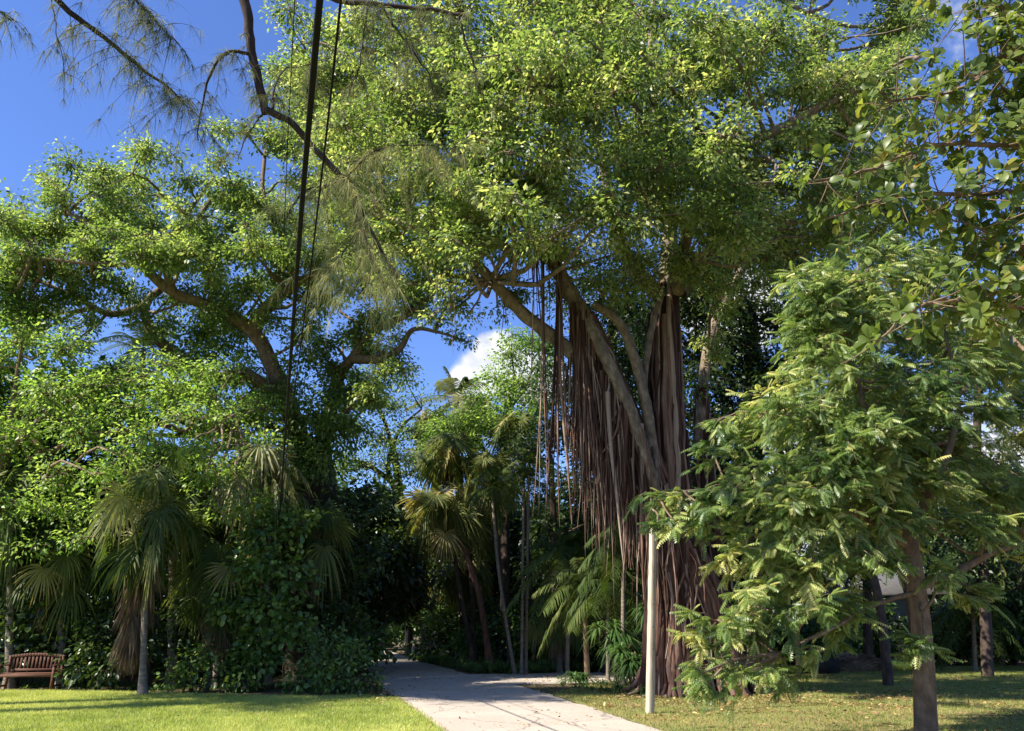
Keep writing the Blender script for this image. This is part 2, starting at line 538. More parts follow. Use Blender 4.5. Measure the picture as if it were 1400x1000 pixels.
def grass(name, poly, xr, yr, n, h, mat, seed, abase=.5):
    g = np.random.default_rng(seed)
    P = np.column_stack([g.uniform(*xr, n), g.uniform(*yr, n), np.full(n, .003)])
    # keep what the camera's cone can see (plus a margin to each side)
    P = P[inpoly(P, poly)]
    P = P[np.abs(P[:, 0]) < P[:, 1] * .72 + 1]
    P[:, 0] += np.clip(g.normal(0, .07, len(P)), -.12, .12)
    n = len(P)
    hh = h * g.uniform(.5, 1.3, n)
    th = g.uniform(0, 2 * math.pi, n)
    side = np.column_stack([np.cos(th), np.sin(th), np.zeros(n)]) * .006
    lean = np.column_stack([g.normal(0, .5, n), g.normal(0, .5, n), np.ones(n)]) * hh[:, None]
    V = np.stack([P - side, P + side, P + lean], 1).reshape(-1, 3)
    def vn(s, k):
        tab = np.random.default_rng(seed + k).random((64, 64))
        x, y = P[:, 0] / s + 100, P[:, 1] / s + 100
        i, j = x.astype(int), y.astype(int)
        fx, fy = x - i, y - j
        fx, fy = fx * fx * (3 - 2 * fx), fy * fy * (3 - 2 * fy)
        T_ = lambda a_, b_: tab[a_ % 64, b_ % 64]
        return (T_(i, j) * (1 - fx) + T_(i + 1, j) * fx) * (1 - fy) + (T_(i, j + 1) * (1 - fx) + T_(i + 1, j + 1) * fx) * fy - .5
    patch = .45 * vn(1.6, 1) + .35 * vn(.5, 2) + .25 * vn(.17, 3)
    hh *= np.clip(1 + 1.2 * vn(.35, 5) + .8 * vn(1.2, 6), .3, 2.2)
    lean *= (hh / np.maximum(lean[:, 2], 1e-4))[:, None]
    a = np.clip(abase + patch + g.normal(0, .2, n), 0, 1)
    mb = MB()
    mb.add(V, np.arange(3 * n).reshape(-1, 3), np.repeat(a, 3))
    return tag(mb.build(name, mat, smooth=False), 'short bright green mown lawn grass' if abase > .45 else 'thin yellowing grass under the banyan', 'grass', kind='stuff')


grass('lawn_grass', pl, (-17, 1.5), (13.3, 24), 330000, .055, M['grass'], 11, .52)
grass('thin_grass', pr, (.8, 26), (13.3, 36), 260000, .05, M['dry_grass'], 12, .40)


def litter(name, n, xr, yr, fn, size, seed, label):
    g = np.random.default_rng(seed)
    P = np.column_stack([g.uniform(*xr, n), g.uniform(*yr, n), np.full(n, .02)])
    P = P[g.random(n) < fn(P)]
    n = len(P)
    P[:, 2] += g.random(n) * .03
    ax = np.column_stack([g.normal(0, 1, (n, 2)), g.normal(0, .25, n)])
    up = np.column_stack([g.normal(0, .35, (n, 2)), np.ones(n)])
    mb = MB()
    place(mb, OVAL, P, ax, up, size * g.uniform(.6, 1.3, n), .5, np.clip(g.normal(.5, .3, n), 0, 1))
    return tag(mb.build(name, M['litter'], smooth=False), label, 'leaves', kind='stuff')


def f_right(P):
    near = np.exp(-((P[:, 0] - 5.2) / 5.5) ** 2 - ((P[:, 1] - 20.3) / 3.2) ** 2)
    onroad = np.interp(P[:, 1], Rs[:, 1], Rs[:, 0]) + .1 > P[:, 0]
    dr = np.sin(P[:, 0] * 2.1 + 2 * np.sin(P[:, 1] * 1.3)) + np.sin(P[:, 1] * 3.1 + 1.7 * np.sin(P[:, 0] * .9))
    return np.where(onroad, 0.012, np.clip((near + .08) * np.clip(.5 + .55 * dr, .06, 1.3), 0, 1))


litter('fallen_leaves', 42000, (-1, 20), (14, 30), f_right, .085, 21, 'dry fallen leaves scattered around the banyan')


def f_left(P):
    le = np.interp(P[:, 1], Ls[:, 1], Ls[:, 0])
    d = le - P[:, 0]
    return np.where((d > -.1) & (P[:, 1] > 19), np.exp(-np.abs(d - .3) / .5), np.where((d > -.05) & (d < .4), .14, .02))


litter('fallen_leaves', 16000, (-8, 1), (14, 32), f_left, .085, 22, 'orange fallen leaves along the left road edge')

# ------------------------------------------------------------------ sun, sky, camera
SUN_AZ, SUN_EL = R(-26.0), R(42.0)          # azimuth: from due left, swung away from the camera
to_sun = A(-math.cos(SUN_EL) * math.cos(SUN_AZ), math.cos(SUN_EL) * math.sin(SUN_AZ), math.sin(SUN_EL))
sl = bpy.data.lights.new('sun', 'SUN')
sl.energy = 5.0
sl.angle = R(.53)
sl.color = (1.0, .93, .82)
so = bpy.data.objects.new('sun', sl)
COL.objects.link(so)
so.rotation_euler = Vector(-to_sun).to_track_quat('-Z', 'Y').to_euler()
so.location = (-20, 0, 40)

w = bpy.data.worlds.new('World')
scn.world = w
w.use_nodes = True
nt = w.node_tree
nt.nodes.clear()
wo = nt.nodes.new('ShaderNodeOutputWorld')
bg = nt.nodes.new('ShaderNodeBackground')
sky = nt.nodes.new('ShaderNodeTexSky')
sky.sky_type = 'NISHITA'
sky.sun_disc = False
sky.sun_elevation = SUN_EL
sky.sun_rotation = math.atan2(to_sun[0], to_sun[1])
sky.air_density = 1.0
sky.dust_density = .3
sky.ozone_density = 3.0
tcw = nt.nodes.new('ShaderNodeTexCoord')
# clouds: a few cumulus banks low over the trees
blobs = [((660, 508), 1.6), ((682, 488), 1.7), ((725, 515), 2.2), ((636, 520), 1.1), ((1330, 640), 4), ((1000, 420), 3), ((1330, 30), 3.0), ((1150, 640), 4), ((1060, 720), 4)]
acc = None
for (bx, by), rad in blobs:
    dv = nrm(C(bx, by, 10) - A(0, 0, CAMH))
    vm = nt.nodes.new('ShaderNodeVectorMath')
    vm.operation = 'DOT_PRODUCT'
    vm.inputs[1].default_value = dv
    nt.links.new(tcw.outputs['Generated'], vm.inputs[0])
    mr = nt.nodes.new('ShaderNodeMapRange')
    mr.inputs[1].default_value = math.cos(R(rad * 1.5))
    mr.inputs[2].default_value = math.cos(R(rad * .25))
    nt.links.new(vm.outputs['Value'], mr.inputs[0])
    k = nt.nodes.new('ShaderNodeMath')
    k.operation = 'MULTIPLY'
    k.inputs[1].default_value = .34 if by == 30 else 1.0
    nt.links.new(mr.outputs[0], k.inputs[0])
    if acc is None:
        acc = k.outputs[0]
    else:
        mm = nt.nodes.new('ShaderNodeMath')
        mm.operation = 'MAXIMUM'
        nt.links.new(acc, mm.inputs[0])
        nt.links.new(k.outputs[0], mm.inputs[1])
        acc = mm.outputs[0]
cn = nt.nodes.new('ShaderNodeTexNoise')
cn.inputs['Scale'].default_value = 16
cn.inputs['Detail'].default_value = 8
cn.inputs['Roughness'].default_value = .6
nt.links.new(tcw.outputs['Generated'], cn.inputs[0])
ml = nt.nodes.new('ShaderNodeMath')
ml.operation = 'MULTIPLY_ADD'
ml.inputs[1].default_value = 1.6
ml.inputs[2].default_value = -.8
nt.links.new(cn.outputs[0], ml.inputs[0])
ad = nt.nodes.new('ShaderNodeMath')
ad.operation = 'ADD'
nt.links.new(acc, ad.inputs[0])
nt.links.new(ml.outputs[0], ad.inputs[1])
cm = nt.nodes.new('ShaderNodeMapRange')
cm.interpolation_type = 'SMOOTHSTEP'
cm.inputs[1].default_value = .25
cm.inputs[2].default_value = .8
nt.links.new(ad.outputs[0], cm.inputs[0])
gate = nt.nodes.new('ShaderNodeMath')
gate.operation = 'MULTIPLY'
gt = nt.nodes.new('ShaderNodeMapRange')
gt.inputs[1].default_value = 0
gt.inputs[2].default_value = .25
nt.links.new(acc, gt.inputs[0])
nt.links.new(cm.outputs[0], gate.inputs[0])
nt.links.new(gt.outputs[0], gate.inputs[1])
tintn = nt.nodes.new('ShaderNodeMix')
tintn.data_type = 'RGBA'
tintn.blend_type = 'MULTIPLY'
tintn.inputs[0].default_value = 1
SKYTINT = (.88, 1.05, 1.55, 1)
tintn.inputs[7].default_value = SKYTINT
nt.links.new(sky.outputs[0], tintn.inputs[6])
cmix = nt.nodes.new('ShaderNodeMix')
cmix.data_type = 'RGBA'
nt.links.new(gate.outputs[0], cmix.inputs[0])
nt.links.new(tintn.outputs[2], cmix.inputs[6])
shade = ramp(nt, [(.3, (4.6, 4.9, 5.5)), (.6, (7.4, 7.5, 7.7))])
cn2 = nt.nodes.new('ShaderNodeTexNoise')
cn2.inputs['Scale'].default_value = 34
cn2.inputs['Detail'].default_value = 6
nt.links.new(tcw.outputs['Generated'], cn2.inputs[0])
nt.links.new(cn2.outputs[0], shade.inputs[0])
nt.links.new(shade.outputs[0], cmix.inputs[7])
nt.links.new(cmix.outputs[2], bg.inputs[0])
bg.inputs[1].default_value = .066
nt.links.new(bg.outputs[0], wo.inputs[0])

cam = bpy.data.cameras.new('camera')
cam.sensor_width = 36
cam.lens = 36 * F / 1400
cam.clip_end = 2000
co = bpy.data.objects.new('camera', cam)
COL.objects.link(co)
co.location = (0, 0, CAMH)
co.rotation_euler = (R(90) + PITCH, 0, 0)
scn.camera = co

# ------------------------------------------------------------------ banyan
def banyan():
    g = np.random.default_rng(101)
    base = G(955, 956)
    base = A(base[0], 21.7, 0)
    t = empty('banyan_tree', base, 'huge banyan tree with a trunk of fused hanging roots and a wide sunlit crown', 'tree')
    colR = [C(912, 385, 21.4), C(908, 440, 21.4), C(909, 520, 21.4), C(911, 600, 21.4), C(913, 680, 21.4), C(918, 780, 21.5), C(920, 870, 21.5)]
    colR.append(A(colR[-1][0], 21.5, -.1))
    colL = [C(790, 420, 20.9), C(806, 460, 21.0), C(835, 540, 21.1), C(868, 620, 21.2), C(905, 710, 21.5), C(940, 800, 21.8), C(962, 880, 21.8)]
    colL.append(A(colL[-1][0] + .1, 21.8, -.1))
    colB = [C(958, 530, 22.6), C(962, 600, 22.6), C(966, 690, 22.6), C(972, 780, 22.5), C(980, 870, 22.3)]
    colB.append(A(colB[-1][0] + .2, 22.3, -.1))
    cols = [(spline(colR, 40), np.interp(np.linspace(0, 1, 40), [0, .12, .6, 1], [.30, .44, .56, .62])),
            (spline(colL, 40), np.interp(np.linspace(0, 1, 40), [0, .2, .5, .75, 1], [.30, .46, .62, .72, .70])),
            (spline(colB, 40), np.interp(np.linspace(0, 1, 40), [0, .5, 1], [.22, .34, .48]))]
    tr = MB()
    for P, rr in cols:
        tube(tr, P, rr * .84, 14, .05, g, .10)
    for ci, num in ((0, 84), (1, 84), (2, 30)):
        P, rr = cols[ci]
        for k in range(num):
            th0 = g.uniform(0, 2 * math.pi)
            s0 = g.uniform(0, .45) if g.random() < .75 else g.uniform(.3, .7)
            s = np.linspace(s0, 1, 26)
            ii = s * 39
            i0 = np.minimum(ii.astype(int), 38)
            f = (ii - i0)[:, None]
            Q = P[i0] * (1 - f) + P[i0 + 1] * f
            rad = np.interp(s, np.linspace(0, 1, 40), rr)
            th = th0 + np.cumsum(g.normal(0, .07, 26)) + g.uniform(-.5, .5) * s
            flare = 1 + .42 * np.exp(-np.maximum(Q[:, 2], 0) / .55) * g.uniform(.3, 1.2)
            ro = rad * g.uniform(.86, 1.08) * flare
            V = Q + np.column_stack([np.cos(th) * ro, np.sin(th) * ro, np.zeros(26)])
            w_ = g.choice([.03, .045, .07, .11], p=[.35, .35, .2, .1]) * g.uniform(.8, 1.25)
            tube(tr, V, np.linspace(w_ * .6, w_ * 1.25, 26), 6, np.clip(g.normal(.40, .32), 0, 1), g, .08)
    # surface roots spreading over the soil
    for k in range(18):
        a = g.uniform(0, 2 * math.pi)
        rr0 = g.uniform(.7, 1.0)
        L = g.uniform(.4, 1.4)
        b = np.array([base[0], 21.8, 0])
        V = [b + A(math.cos(a) * rr0 * 1.15, math.sin(a) * rr0, .55), b + A(math.cos(a) * (rr0 + .45), math.sin(a) * (rr0 + .35), .12),
             b + A(math.cos(a + .15) * (rr0 + L), math.sin(a + .15) * (rr0 + L) * .8, -.06)]
        tube(tr, spline(V, 12), np.linspace(.13, .02, 12) * g.uniform(.6, 1.2), 6, g.uniform(.4, .9), g, .1)
    tr.build('trunk', M['banyan_bark'], t)
    # limbs
    lm, nodes = MB(), []
    lv, wd = MB(), MB()
    L = [([C(872, 600, 21.2), C(830, 530, 20.9), C(780, 478, 20.6), C(722, 432, 20.2), C(680, 388, 19.8), C(640, 346, 19.5), C(575, 312, 19.3), C(505, 285, 19.6)], .27, .08),
         ([C(806, 470, 21.0), C(790, 420, 20.8), C(765, 375, 20.4), C(735, 325, 20.0), C(716, 255, 19.6), C(655, 190, 19.3), C(600, 130, 19.5)], .27, .07),
         ([C(735, 325, 20.0), C(692, 275, 19.3), C(645, 248, 18.8), C(590, 215, 18.6)], .14, .05),
         ([C(902, 405, 21.4), C(862, 358, 20.8), C(842, 300, 20.2), C(822, 200, 19.6), C(798, 90, 19.5), C(790, 0, 20)], .25, .07),
         ([C(925, 400, 21.2), C(942, 310, 19.6), C(1000, 218, 17.4), C(1080, 168, 16.4), C(1180, 120, 16.2), C(1265, 75, 16.6)], .21, .045),
         ([C(930, 400, 21.6), C(985, 332, 22), C(1062, 300, 22.5), C(1150, 272, 23)], .24, .07),
         ([C(912, 395, 21.4), C(915, 300, 21.4), C(902, 190, 21.6), C(890, 70, 22), C(900, -40, 22.5)], .28, .08),
         ([C(960, 620, 22.6), C(960, 540, 22.6), C(972, 450, 23.5), C(1010, 370, 25), C(1060, 250, 26), C(1090, 80, 26)], .20, .07),
         ([C(842, 300, 20.2), C(880, 260, 18.6), C(960, 200, 17.6), C(1010, 120, 17.5)], .13, .04),
         ([C(735, 325, 20), C(690, 340, 22), C(620, 280, 24), C(560, 160, 25)], .2, .06),
         ([C(1000, 218, 20.5), C(1060, 210, 19), C(1110, 100, 18.6), C(1100, 20, 19)], .13, .05)]
    for p_, a_, b_ in (([C(918, 790, 21.1), C(905, 710, 20.7), C(888, 645, 20.45), C(870, 588, 20.4), C(845, 530, 20.35), C(815, 470, 20.4), C(790, 420, 20.6)], .15, .17), ([C(915, 740, 21.2), C(896, 650, 20.8), C(884, 560, 20.6), C(866, 490, 20.5), C(846, 440, 20.4), C(812, 415, 20.5)], .16, .12),
                       ([C(878, 560, 20.8), C(882, 500, 20.7), C(893, 440, 20.75), C(905, 400, 20.9)], .09, .08)):
        limb(lm, [], g, p_, a_, b_, 12, .11)
    for k, (p, a, b) in enumerate(L):
        limb(lm, nodes, g, p, a, b, 10, skip={0: 28, 1: 14, 2: 6, 7: 12}.get(k, 4))
    cl = []
    rows = [(-60, 600, 1230, 100, 1.7), (25, 525, 905, 72, 1.55), (35, 1030, 1250, 72, 1.5), (95, 430, 1290, 72, 1.6),
            (165, 440, 1250, 72, 1.55), (235, 490, 1220, 74, 1.5), (300, 560, 1210, 80, 1.35)]
    for y, x0, x1, st, r in rows:
        for x in np.arange(x0, x1 + 1, st):
            xx, yy = x + g.normal(0, 16), y + g.normal(0, 16)
            q = 1 - ((xx - 860) / 520) ** 2 - ((yy - 140) / 420) ** 2
            Y = 22.5 - 6.0 * math.sqrt(max(q, 0)) + g.normal(0, .7)
            if g.random() < (.06 if xx < 980 or yy > 230 else .24) and y > 10:
                continue
            cl.append((C(xx, yy, Y), r * g.uniform(.75, 1.15)))
    back = []
    for y, x0, x1, st, r in [(40, 560, 1200, 110, 2.2), (150, 520, 1180, 110, 2.2), (260, 640, 1200, 120, 1.9)]:
        for x in np.arange(x0, x1 + 1, st):
            if x > 1010 and g.random() < .6:
                continue
            back.append((C(x + g.normal(0, 25), y + g.normal(0, 22), g.uniform(24, 28)), r * g.uniform(.8, 1.1)))
    ex = [(1255, 165, 21, .8), (1290, 110, 21, .6), (1240, 45, 21, 1.0), (985, 60, 20, .9), (1060, -5, 20, 1.2), (960, 90, 19, 1.2),
          (620, 395, 19.3, .55), (585, 350, 19.3, .8), (660, 320, 19.6, .9), (700, 355, 20, .5), (640, 300, 21, 1.0), (780, 340, 19.5, .9), (850, 345, 19.2, .8), (905, 380, 19.6, .75),
          (945, 365, 20, .9), (985, 400, 20.6, .9), (1010, 350, 21, 1.2), (1060, 350, 22, 1.3), (962, 528, 22.2, .45), (972, 478, 22.3, .55), (988, 430, 22.3, .75), (1015, 400, 22.6, .9), (820, 400, 20.2, .6), (760, 400, 20.8, .6), (1120, 330, 21, 1.2), (1180, 320, 21, 1.0), (1090, 290, 20, 1.1), (1150, 260, 20, 1.1), (1200, 280, 20.5, 1.0), (1230, 300, 21, .9), (1020, 290, 19.5, 1.1), (960, 300, 19.2, 1.0), (1090, 350, 21.5, 1.1), (690, 300, 19.6, .9), (720, 280, 19, .8), (800, 300, 19, .9), (740, 350, 20.4, .7), (700, 400, 20.6, .5), (850, 395, 20, .6), (930, 350, 20, .9),
          (560, 345, 19.5, .8), (600, 372, 19.6, .55), (535, 335, 20, .9), (505, 310, 20, .9), (640, 372, 20, .6), (680, 420, 20.4, .4), (530, 390, 20, .5), (625, 420, 20, .3), (490, 360, 20, .6), (560, 390, 20, .45), (590, 430, 20, .4), (640, 430, 20.5, .35), (470, 150, 20.5, 1.2), (445, 80, 21, .7), (520, 210, 20, 1.2), (1210, 240, 20, 1.1)]
    for k in range(70):
        x, y = g.uniform(470, 1230), g.uniform(20, 340)
        if y < 20 + abs(x - 850) * .1 or (x < 620 and y > 230):
            continue
        q = 1 - ((x - 860) / 520) ** 2 - ((y - 140) / 420) ** 2
        ex.append((x, y, 22.5 - 6.5 * math.sqrt(max(q, 0)) + g.normal(0, 1.2), g.uniform(.5, 1.0)))
    for x, y, Y, r in ex:
        cl.append((C(x, y, Y), r))
    attach(lm, g, cl + back, nodes, .055, .022)
    foliage(lv, lm, g, cl, 29, 34, .165, .128, .50, DIAMOND, .5, .8, .3, .10, split=4, attvar=(.55, .2, .2))
    foliage(lv, lm, g, back, 8, 32, .36, .18, .5, DIAMOND, .55, .75, .3, .1, attvar=(.5, .2, .2))
    lm.build('limbs', M['grey_bark'], t)
    lv.build('crown', M['banyan_leaf'], t, smooth=False)

    # hanging curtain of thin roots under the leaning stem
    def hang(name, top, bot_z, r, n=1, spread=.06, v=.5, seed=0):
        h = np.random.default_rng(seed)
        mb = MB()
        for k in range(n):
            o = A(h.normal(0, spread), h.normal(0, spread), 0)
            m = 16
            z = np.linspace(top[2], bot_z + (h.uniform(0, .8) if n > 1 else 0), m)
            P = np.column_stack([np.full(m, top[0]), np.full(m, top[1]), z]) + o * np.linspace(.5, 1, m)[:, None]
            P[:, :2] += np.cumsum(np.cumsum(h.normal(0, .005, (m, 2)), 0), 0)
            tube(mb, P, np.interp(np.linspace(0, 1, m), [0, .7, 1], [r, r * .7, r * .12]) * h.uniform(.5, 1.3), 5, np.clip(h.normal(v, .2), 0, 1), h, .1)
        return mb.build(name, M['banyan_bark'], t)
    cz = MB()
    P, rr = cols[1]
    for k in range(330):
        s = g.uniform(.02, .62)
        i = int(s * 39)
        p = P[i] + A(g.uniform(-.85, .5) * rr[i], -g.uniform(.25, 1.4) * rr[i] - .10, 0)
        zb = np.interp(p[0], [C(770, 500, 21)[0], C(820, 500, 21)[0], C(870, 500, 21)[0]], [C(800, 640, 21)[2], C(830, 710, 21)[2], C(880, 800, 21)[2]]) + g.normal(0, .8)
        m = 14
        z = np.linspace(p[2] + .1, min(zb, p[2] - .3), m)
        Q = np.column_stack([np.full(m, p[0]), np.full(m, p[1]), z])
        Q[:, :2] += np.cumsum(np.cumsum(g.normal(0, .006, (m, 2)), 0), 0)
        tube(cz, Q, np.interp(np.linspace(0, 1, m), [0, .6, 1], [.036, .024, .004]) * g.choice([.45, .7, 1.1, 1.9], p=[.4, .3, .2, .1]), 5, np.clip(g.normal(.42, .36), 0, 1))
    # cross strands that tangle the curtain
    for k in range(46):
        s = g.uniform(.08, .8)
        i = int(s * 39)
        p = P[i] + A(g.uniform(-.9, .5) * rr[i], -g.uniform(.6, 1.5) * rr[i] - .1, 0)
        dx = g.normal(0, .28)
        q = p + A(dx, g.normal(0, .1), -g.uniform(.8, 2.2))
        md = (p + q) / 2 + A(g.normal(0, .12), -.05, g.normal(0, .1))
        tube(cz, spline([p, md, q], 10), np.linspace(.03, .012, 10) * g.uniform(.5, 1.6), 5, np.clip(g.normal(.6, .3), 0, 1))
    cz.build('root_curtain', M['banyan_bark'], t)
    for k, (x, yt, yb, Y, r, n, sprd) in enumerate([
            (742, 330, 720, 20.0, .040, 4, .05), (764, 350, 725, 20.2, .050, 5, .07), (731, 300, 560, 20.0, .025, 3, .07), (722, 240, 470, 19.7, .025, 3, .08), (752, 290, 470, 19.8, .028, 3, .06),
            (783, 420, 600, 20.6, .03, 4, .06), (806, 470, 690, 20.7, .05, 4, .08), (822, 500, 705, 20.7, .05, 4, .06), (616, 330, 500, 19.4, .022, 2, .012), (607, 325, 440, 19.4, .011, 1, .01),
            (653, 370, 470, 19.6, .010, 1, .01), (906, 225, 330, 20.6, .03, 3, .05), (758, 240, 350, 19, .018, 2, .04), (690, 395, 500, 19.8, .012, 2, .05), (850, 330, 480, 20.5, .02, 3, .08)]):
        hang('aerial_root', C(x, yt, Y), C(x, yb, Y)[2], r, n, sprd, .42, 300 + k)


banyan()


# ------------------------------------------------------------------ spreading fig on the left
def spreading_fig():
    g = np.random.default_rng(202)
    Y0 = 28.0
    b = C(432, 928, Y0)
    base = A(b[0], Y0, 0)
    t = empty('fig_tree', base, 'old spreading fig tree with thick bare forked limbs, left of the road', 'tree')
    tr, nodes = MB(), []
    limb(tr, nodes, g, [base + A(0, 0, -.1), C(432, 850, Y0), C(434, 760, Y0), C(430, 680, Y0), C(424, 610, Y0)], 1.1, .72, 18, .10)
    tr.build('trunk', M['dark_bark'], t)
    lm = MB()
    nodes = []
    L = [([C(420, 640, 28), C(400, 570, 27.8), C(375, 510, 27.3), C(346, 455, 26.8), C(300, 424, 26.2), C(236, 401, 25.6), C(190, 362, 25.0), C(140, 320, 24.6), C(90, 290, 24.4)], .40, .08),
         ([C(346, 455, 26.8), C(352, 432, 26.4), C(372, 412, 26), C(405, 388, 25.6), C(450, 368, 25.2), C(500, 340, 25), C(540, 310, 25)], .30, .08),
         ([C(430, 640, 28), C(448, 570, 28), C(462, 515, 27.6), C(482, 488, 27.2), C(512, 452, 26.8), C(556, 430, 26.5), C(596, 400, 26.5)], .31, .07),
         ([C(482, 490, 27.2), C(520, 491, 26.8), C(548, 478, 26.5), C(568, 452, 26.3), C(600, 455, 26.2), C(640, 468, 26.2)], .19, .03),
         ([C(395, 560, 28), C(365, 530, 27), C(332, 506, 26)], .34, .20),
         ([C(428, 720, 28.2), C(370, 650, 29.3), C(305, 570, 30.2), C(262, 500, 30), C(215, 460, 29.5), C(200, 418, 29), C(228, 388, 28.6), C(245, 340, 28.4), C(300, 260, 28)], .38, .08),
         ([C(200, 418, 29), C(150, 430, 28.5), C(100, 405, 28), C(40, 380, 27.6)], .17, .05),
         ([C(236, 401, 25.6), C(225, 350, 25.2), C(250, 300, 25), C(290, 240, 25.2)], .16, .05),
         ([C(405, 388, 25.6), C(390, 330, 25.4), C(360, 260, 25.6), C(370, 160, 26)], .15, .05),
         ([C(450, 368, 25.2), C(452, 300, 25.6), C(440, 200, 26), C(430, 80, 26.5)], .13, .05),
         ([C(190, 362, 25.0), C(120, 360, 24.4), C(40, 350, 24)], .11, .04)]
    for p, a, b_ in L:
        limb(lm, nodes, g, p, a, b_, 10, .08)
    cl = []
    for y, x0, x1, st, r in [(262, 70, 330, 62, 1.25), (185, 310, 470, 60, 1.25), (115, 400, 470, 55, .9), (60, 425, 470, 45, .6), (305, 30, 560, 66, 1.35), (345, 10, 540, 68, 1.35)]:
        for x in np.arange(x0, x1 + 1, st):
            xx, yy = x + g.normal(0, 12), y + g.normal(0, 12)
            Y = 27.5 - 3.6 * math.sqrt(max(0, 1 - ((xx - 280) / 330) ** 2)) + g.normal(0, .7)
            cl.append((C(xx, yy, Y), r * g.uniform(.75, 1.12)))
    back = []
    for y, x0, x1, st, r in [(255, 190, 480, 100, 1.7), (300, 60, 540, 105, 1.9), (160, 400, 480, 80, 1.5)]:
        for x in np.arange(x0, x1 + 1, st):
            back.append((C(x + g.normal(0, 20), y + g.normal(0, 15), g.uniform(29, 33)), r * g.uniform(.8, 1.1)))
    for x, y, Y, r in [(40, 410, 25.5, 1.1), (95, 400, 26, .9), (10, 380, 25, 1.2), (140, 385, 26, .8), (290, 375, 25.5, .9), (310, 430, 26, .65), (335, 400, 25.6, .6), (420, 415, 25.8, .55), (575, 408, 26.4, .75),
                       (545, 380, 26, .9), (500, 395, 26, .6), (250, 350, 27, 1.2), (190, 330, 26, 1.2), (75, 255, 26, .5), (55, 238, 26, .3), (390, 110, 26, .7), (375, 90, 26.2, .4), (540, 460, 26.4, .35), (610, 420, 26.4, .3),
                       (450, 470, 27, .6), (500, 530, 27, .55)]:
        cl.append((C(x, y, Y), r))
    for x, y, Y, r in [(20, 400, 25, 1.1), (70, 385, 25.4, 1.0), (130, 355, 25, 1.1), (5, 440, 25.6, .9), (55, 435, 26, .8), (110, 425, 27, .6), (165, 400, 27, .7), (240, 440, 29, .8), (285, 455, 29, .8), (260, 395, 27, .7),
                       (225, 330, 25.4, 1.0), (300, 330, 25.2, 1.1), (345, 340, 25.4, .9), (385, 350, 25.4, .8), (430, 340, 25.2, .9), (475, 350, 25.2, .9), (520, 360, 25.4, .9), (560, 350, 25.6, .9), (470, 290, 25, 1.1), (510, 270, 25, 1.1), (550, 280, 25.4, 1.0),
                       (440, 250, 25.4, 1.0), (480, 230, 26, 1.0), (390, 250, 25.4, 1.0), (350, 280, 25, 1.0), (420, 440, 27, .5), (320, 450, 28, .6), (590, 380, 26, .5), (540, 440, 26.4, .35), (640, 468, 26.2, .4), (620, 460, 26.2, .35), (600, 440, 26.4, .4), (40, 350, 24, .6), (510, 480, 27, .6), (545, 495, 27, .6), (480, 450, 27, .6), (520, 445, 26.6, .45), (470, 395, 26, .5), (440, 400, 25.6, .5)]:
        cl.append((C(x, y, Y), r))
    for k in range(105):
        x, y = g.uniform(0, 600), g.uniform(330, 580)
        if 110 < x < 180 and 425 < y < 500 or 560 < x and y > 440:
            continue
        cl.append((C(x, y, g.uniform(25, 29)), g.uniform(.35, .8)))
    # leaves that climb the forked trunk
    ivy = [(C(x, y, Y), r) for x, y, Y, r in [(455, 545, 27.2, .8), (470, 600, 27, .9), (440, 500, 27.2, .6), (400, 500, 27.0, .55), (300, 480, 28.5, 1.0), (330, 460, 28, .8), (265, 470, 29, .8), (390, 600, 26.8, .8), (350, 570, 26.8, .9), (420, 560, 26.6, .6), (400, 640, 26.6, .8), (440, 640, 26.6, .8), (460, 580, 26.6, .8), (425, 600, 26.6, .6), (380, 540, 26.6, .6), (470, 540, 26.8, .6)]]
    attach(lm, g, cl + back, nodes, .075, .028)
    lv, wd = MB(), MB()
    foliage(lv, lm, g, cl, 29, 34, .18, .140, .50, DIAMOND, .5, .8, .3, .10, split=4, attvar=(.52, .2, .2))
    foliage(lv, lm, g, back, 8, 34, .36, .19, .5, DIAMOND, .5, .75, .3, .2)
    foliage(lv, None, g, ivy, 26, 36, .28, .16, .55, OVAL, .6, .9, .2, .3, attvar=(.35, .2, .2))
    lm.build('limbs', M['brown_bark'], t)
    lv.build('crown', M['fig_leaf'], t, smooth=False)


spreading_fig()


# ------------------------------------------------------------------ generic leafy trees and shrubs
def leafy(name, label, cat, base, trunk_pts, r0, limbs, clumps, leafm, barkm, seed, dens=18, nleaf=36, spread=.25, size=.14, wr=.5, tmpl=OVAL,
          droop=.5, flat=.75, up=.4, group=None, att=(.5, .2, .2), twigs=True, ar=(.05, .02), crown='crown', trunk='trunk'):
    g = np.random.default_rng(seed)
    t = empty(name, base, label, cat, group)
    tr, nodes = MB(), []
    limb(tr, nodes, g, trunk_pts, r0, r0 * .6, 9, .07)
    for p, a, b in limbs:
        limb(tr, nodes, g, p, a, b, 8)
    attach(tr, g, clumps, nodes, *ar)
    lv = MB()
    foliage(lv, tr if twigs else None, g, clumps, dens, nleaf, spread, size, wr, tmpl, droop, flat, up, attvar=att)
    tr.build(trunk, barkm, t)
    lv.build(crown, leafm, t, smooth=False)
    return t


def cls(lst):
    return [(C(x, y, Y), r) for x, y, Y, r in lst]


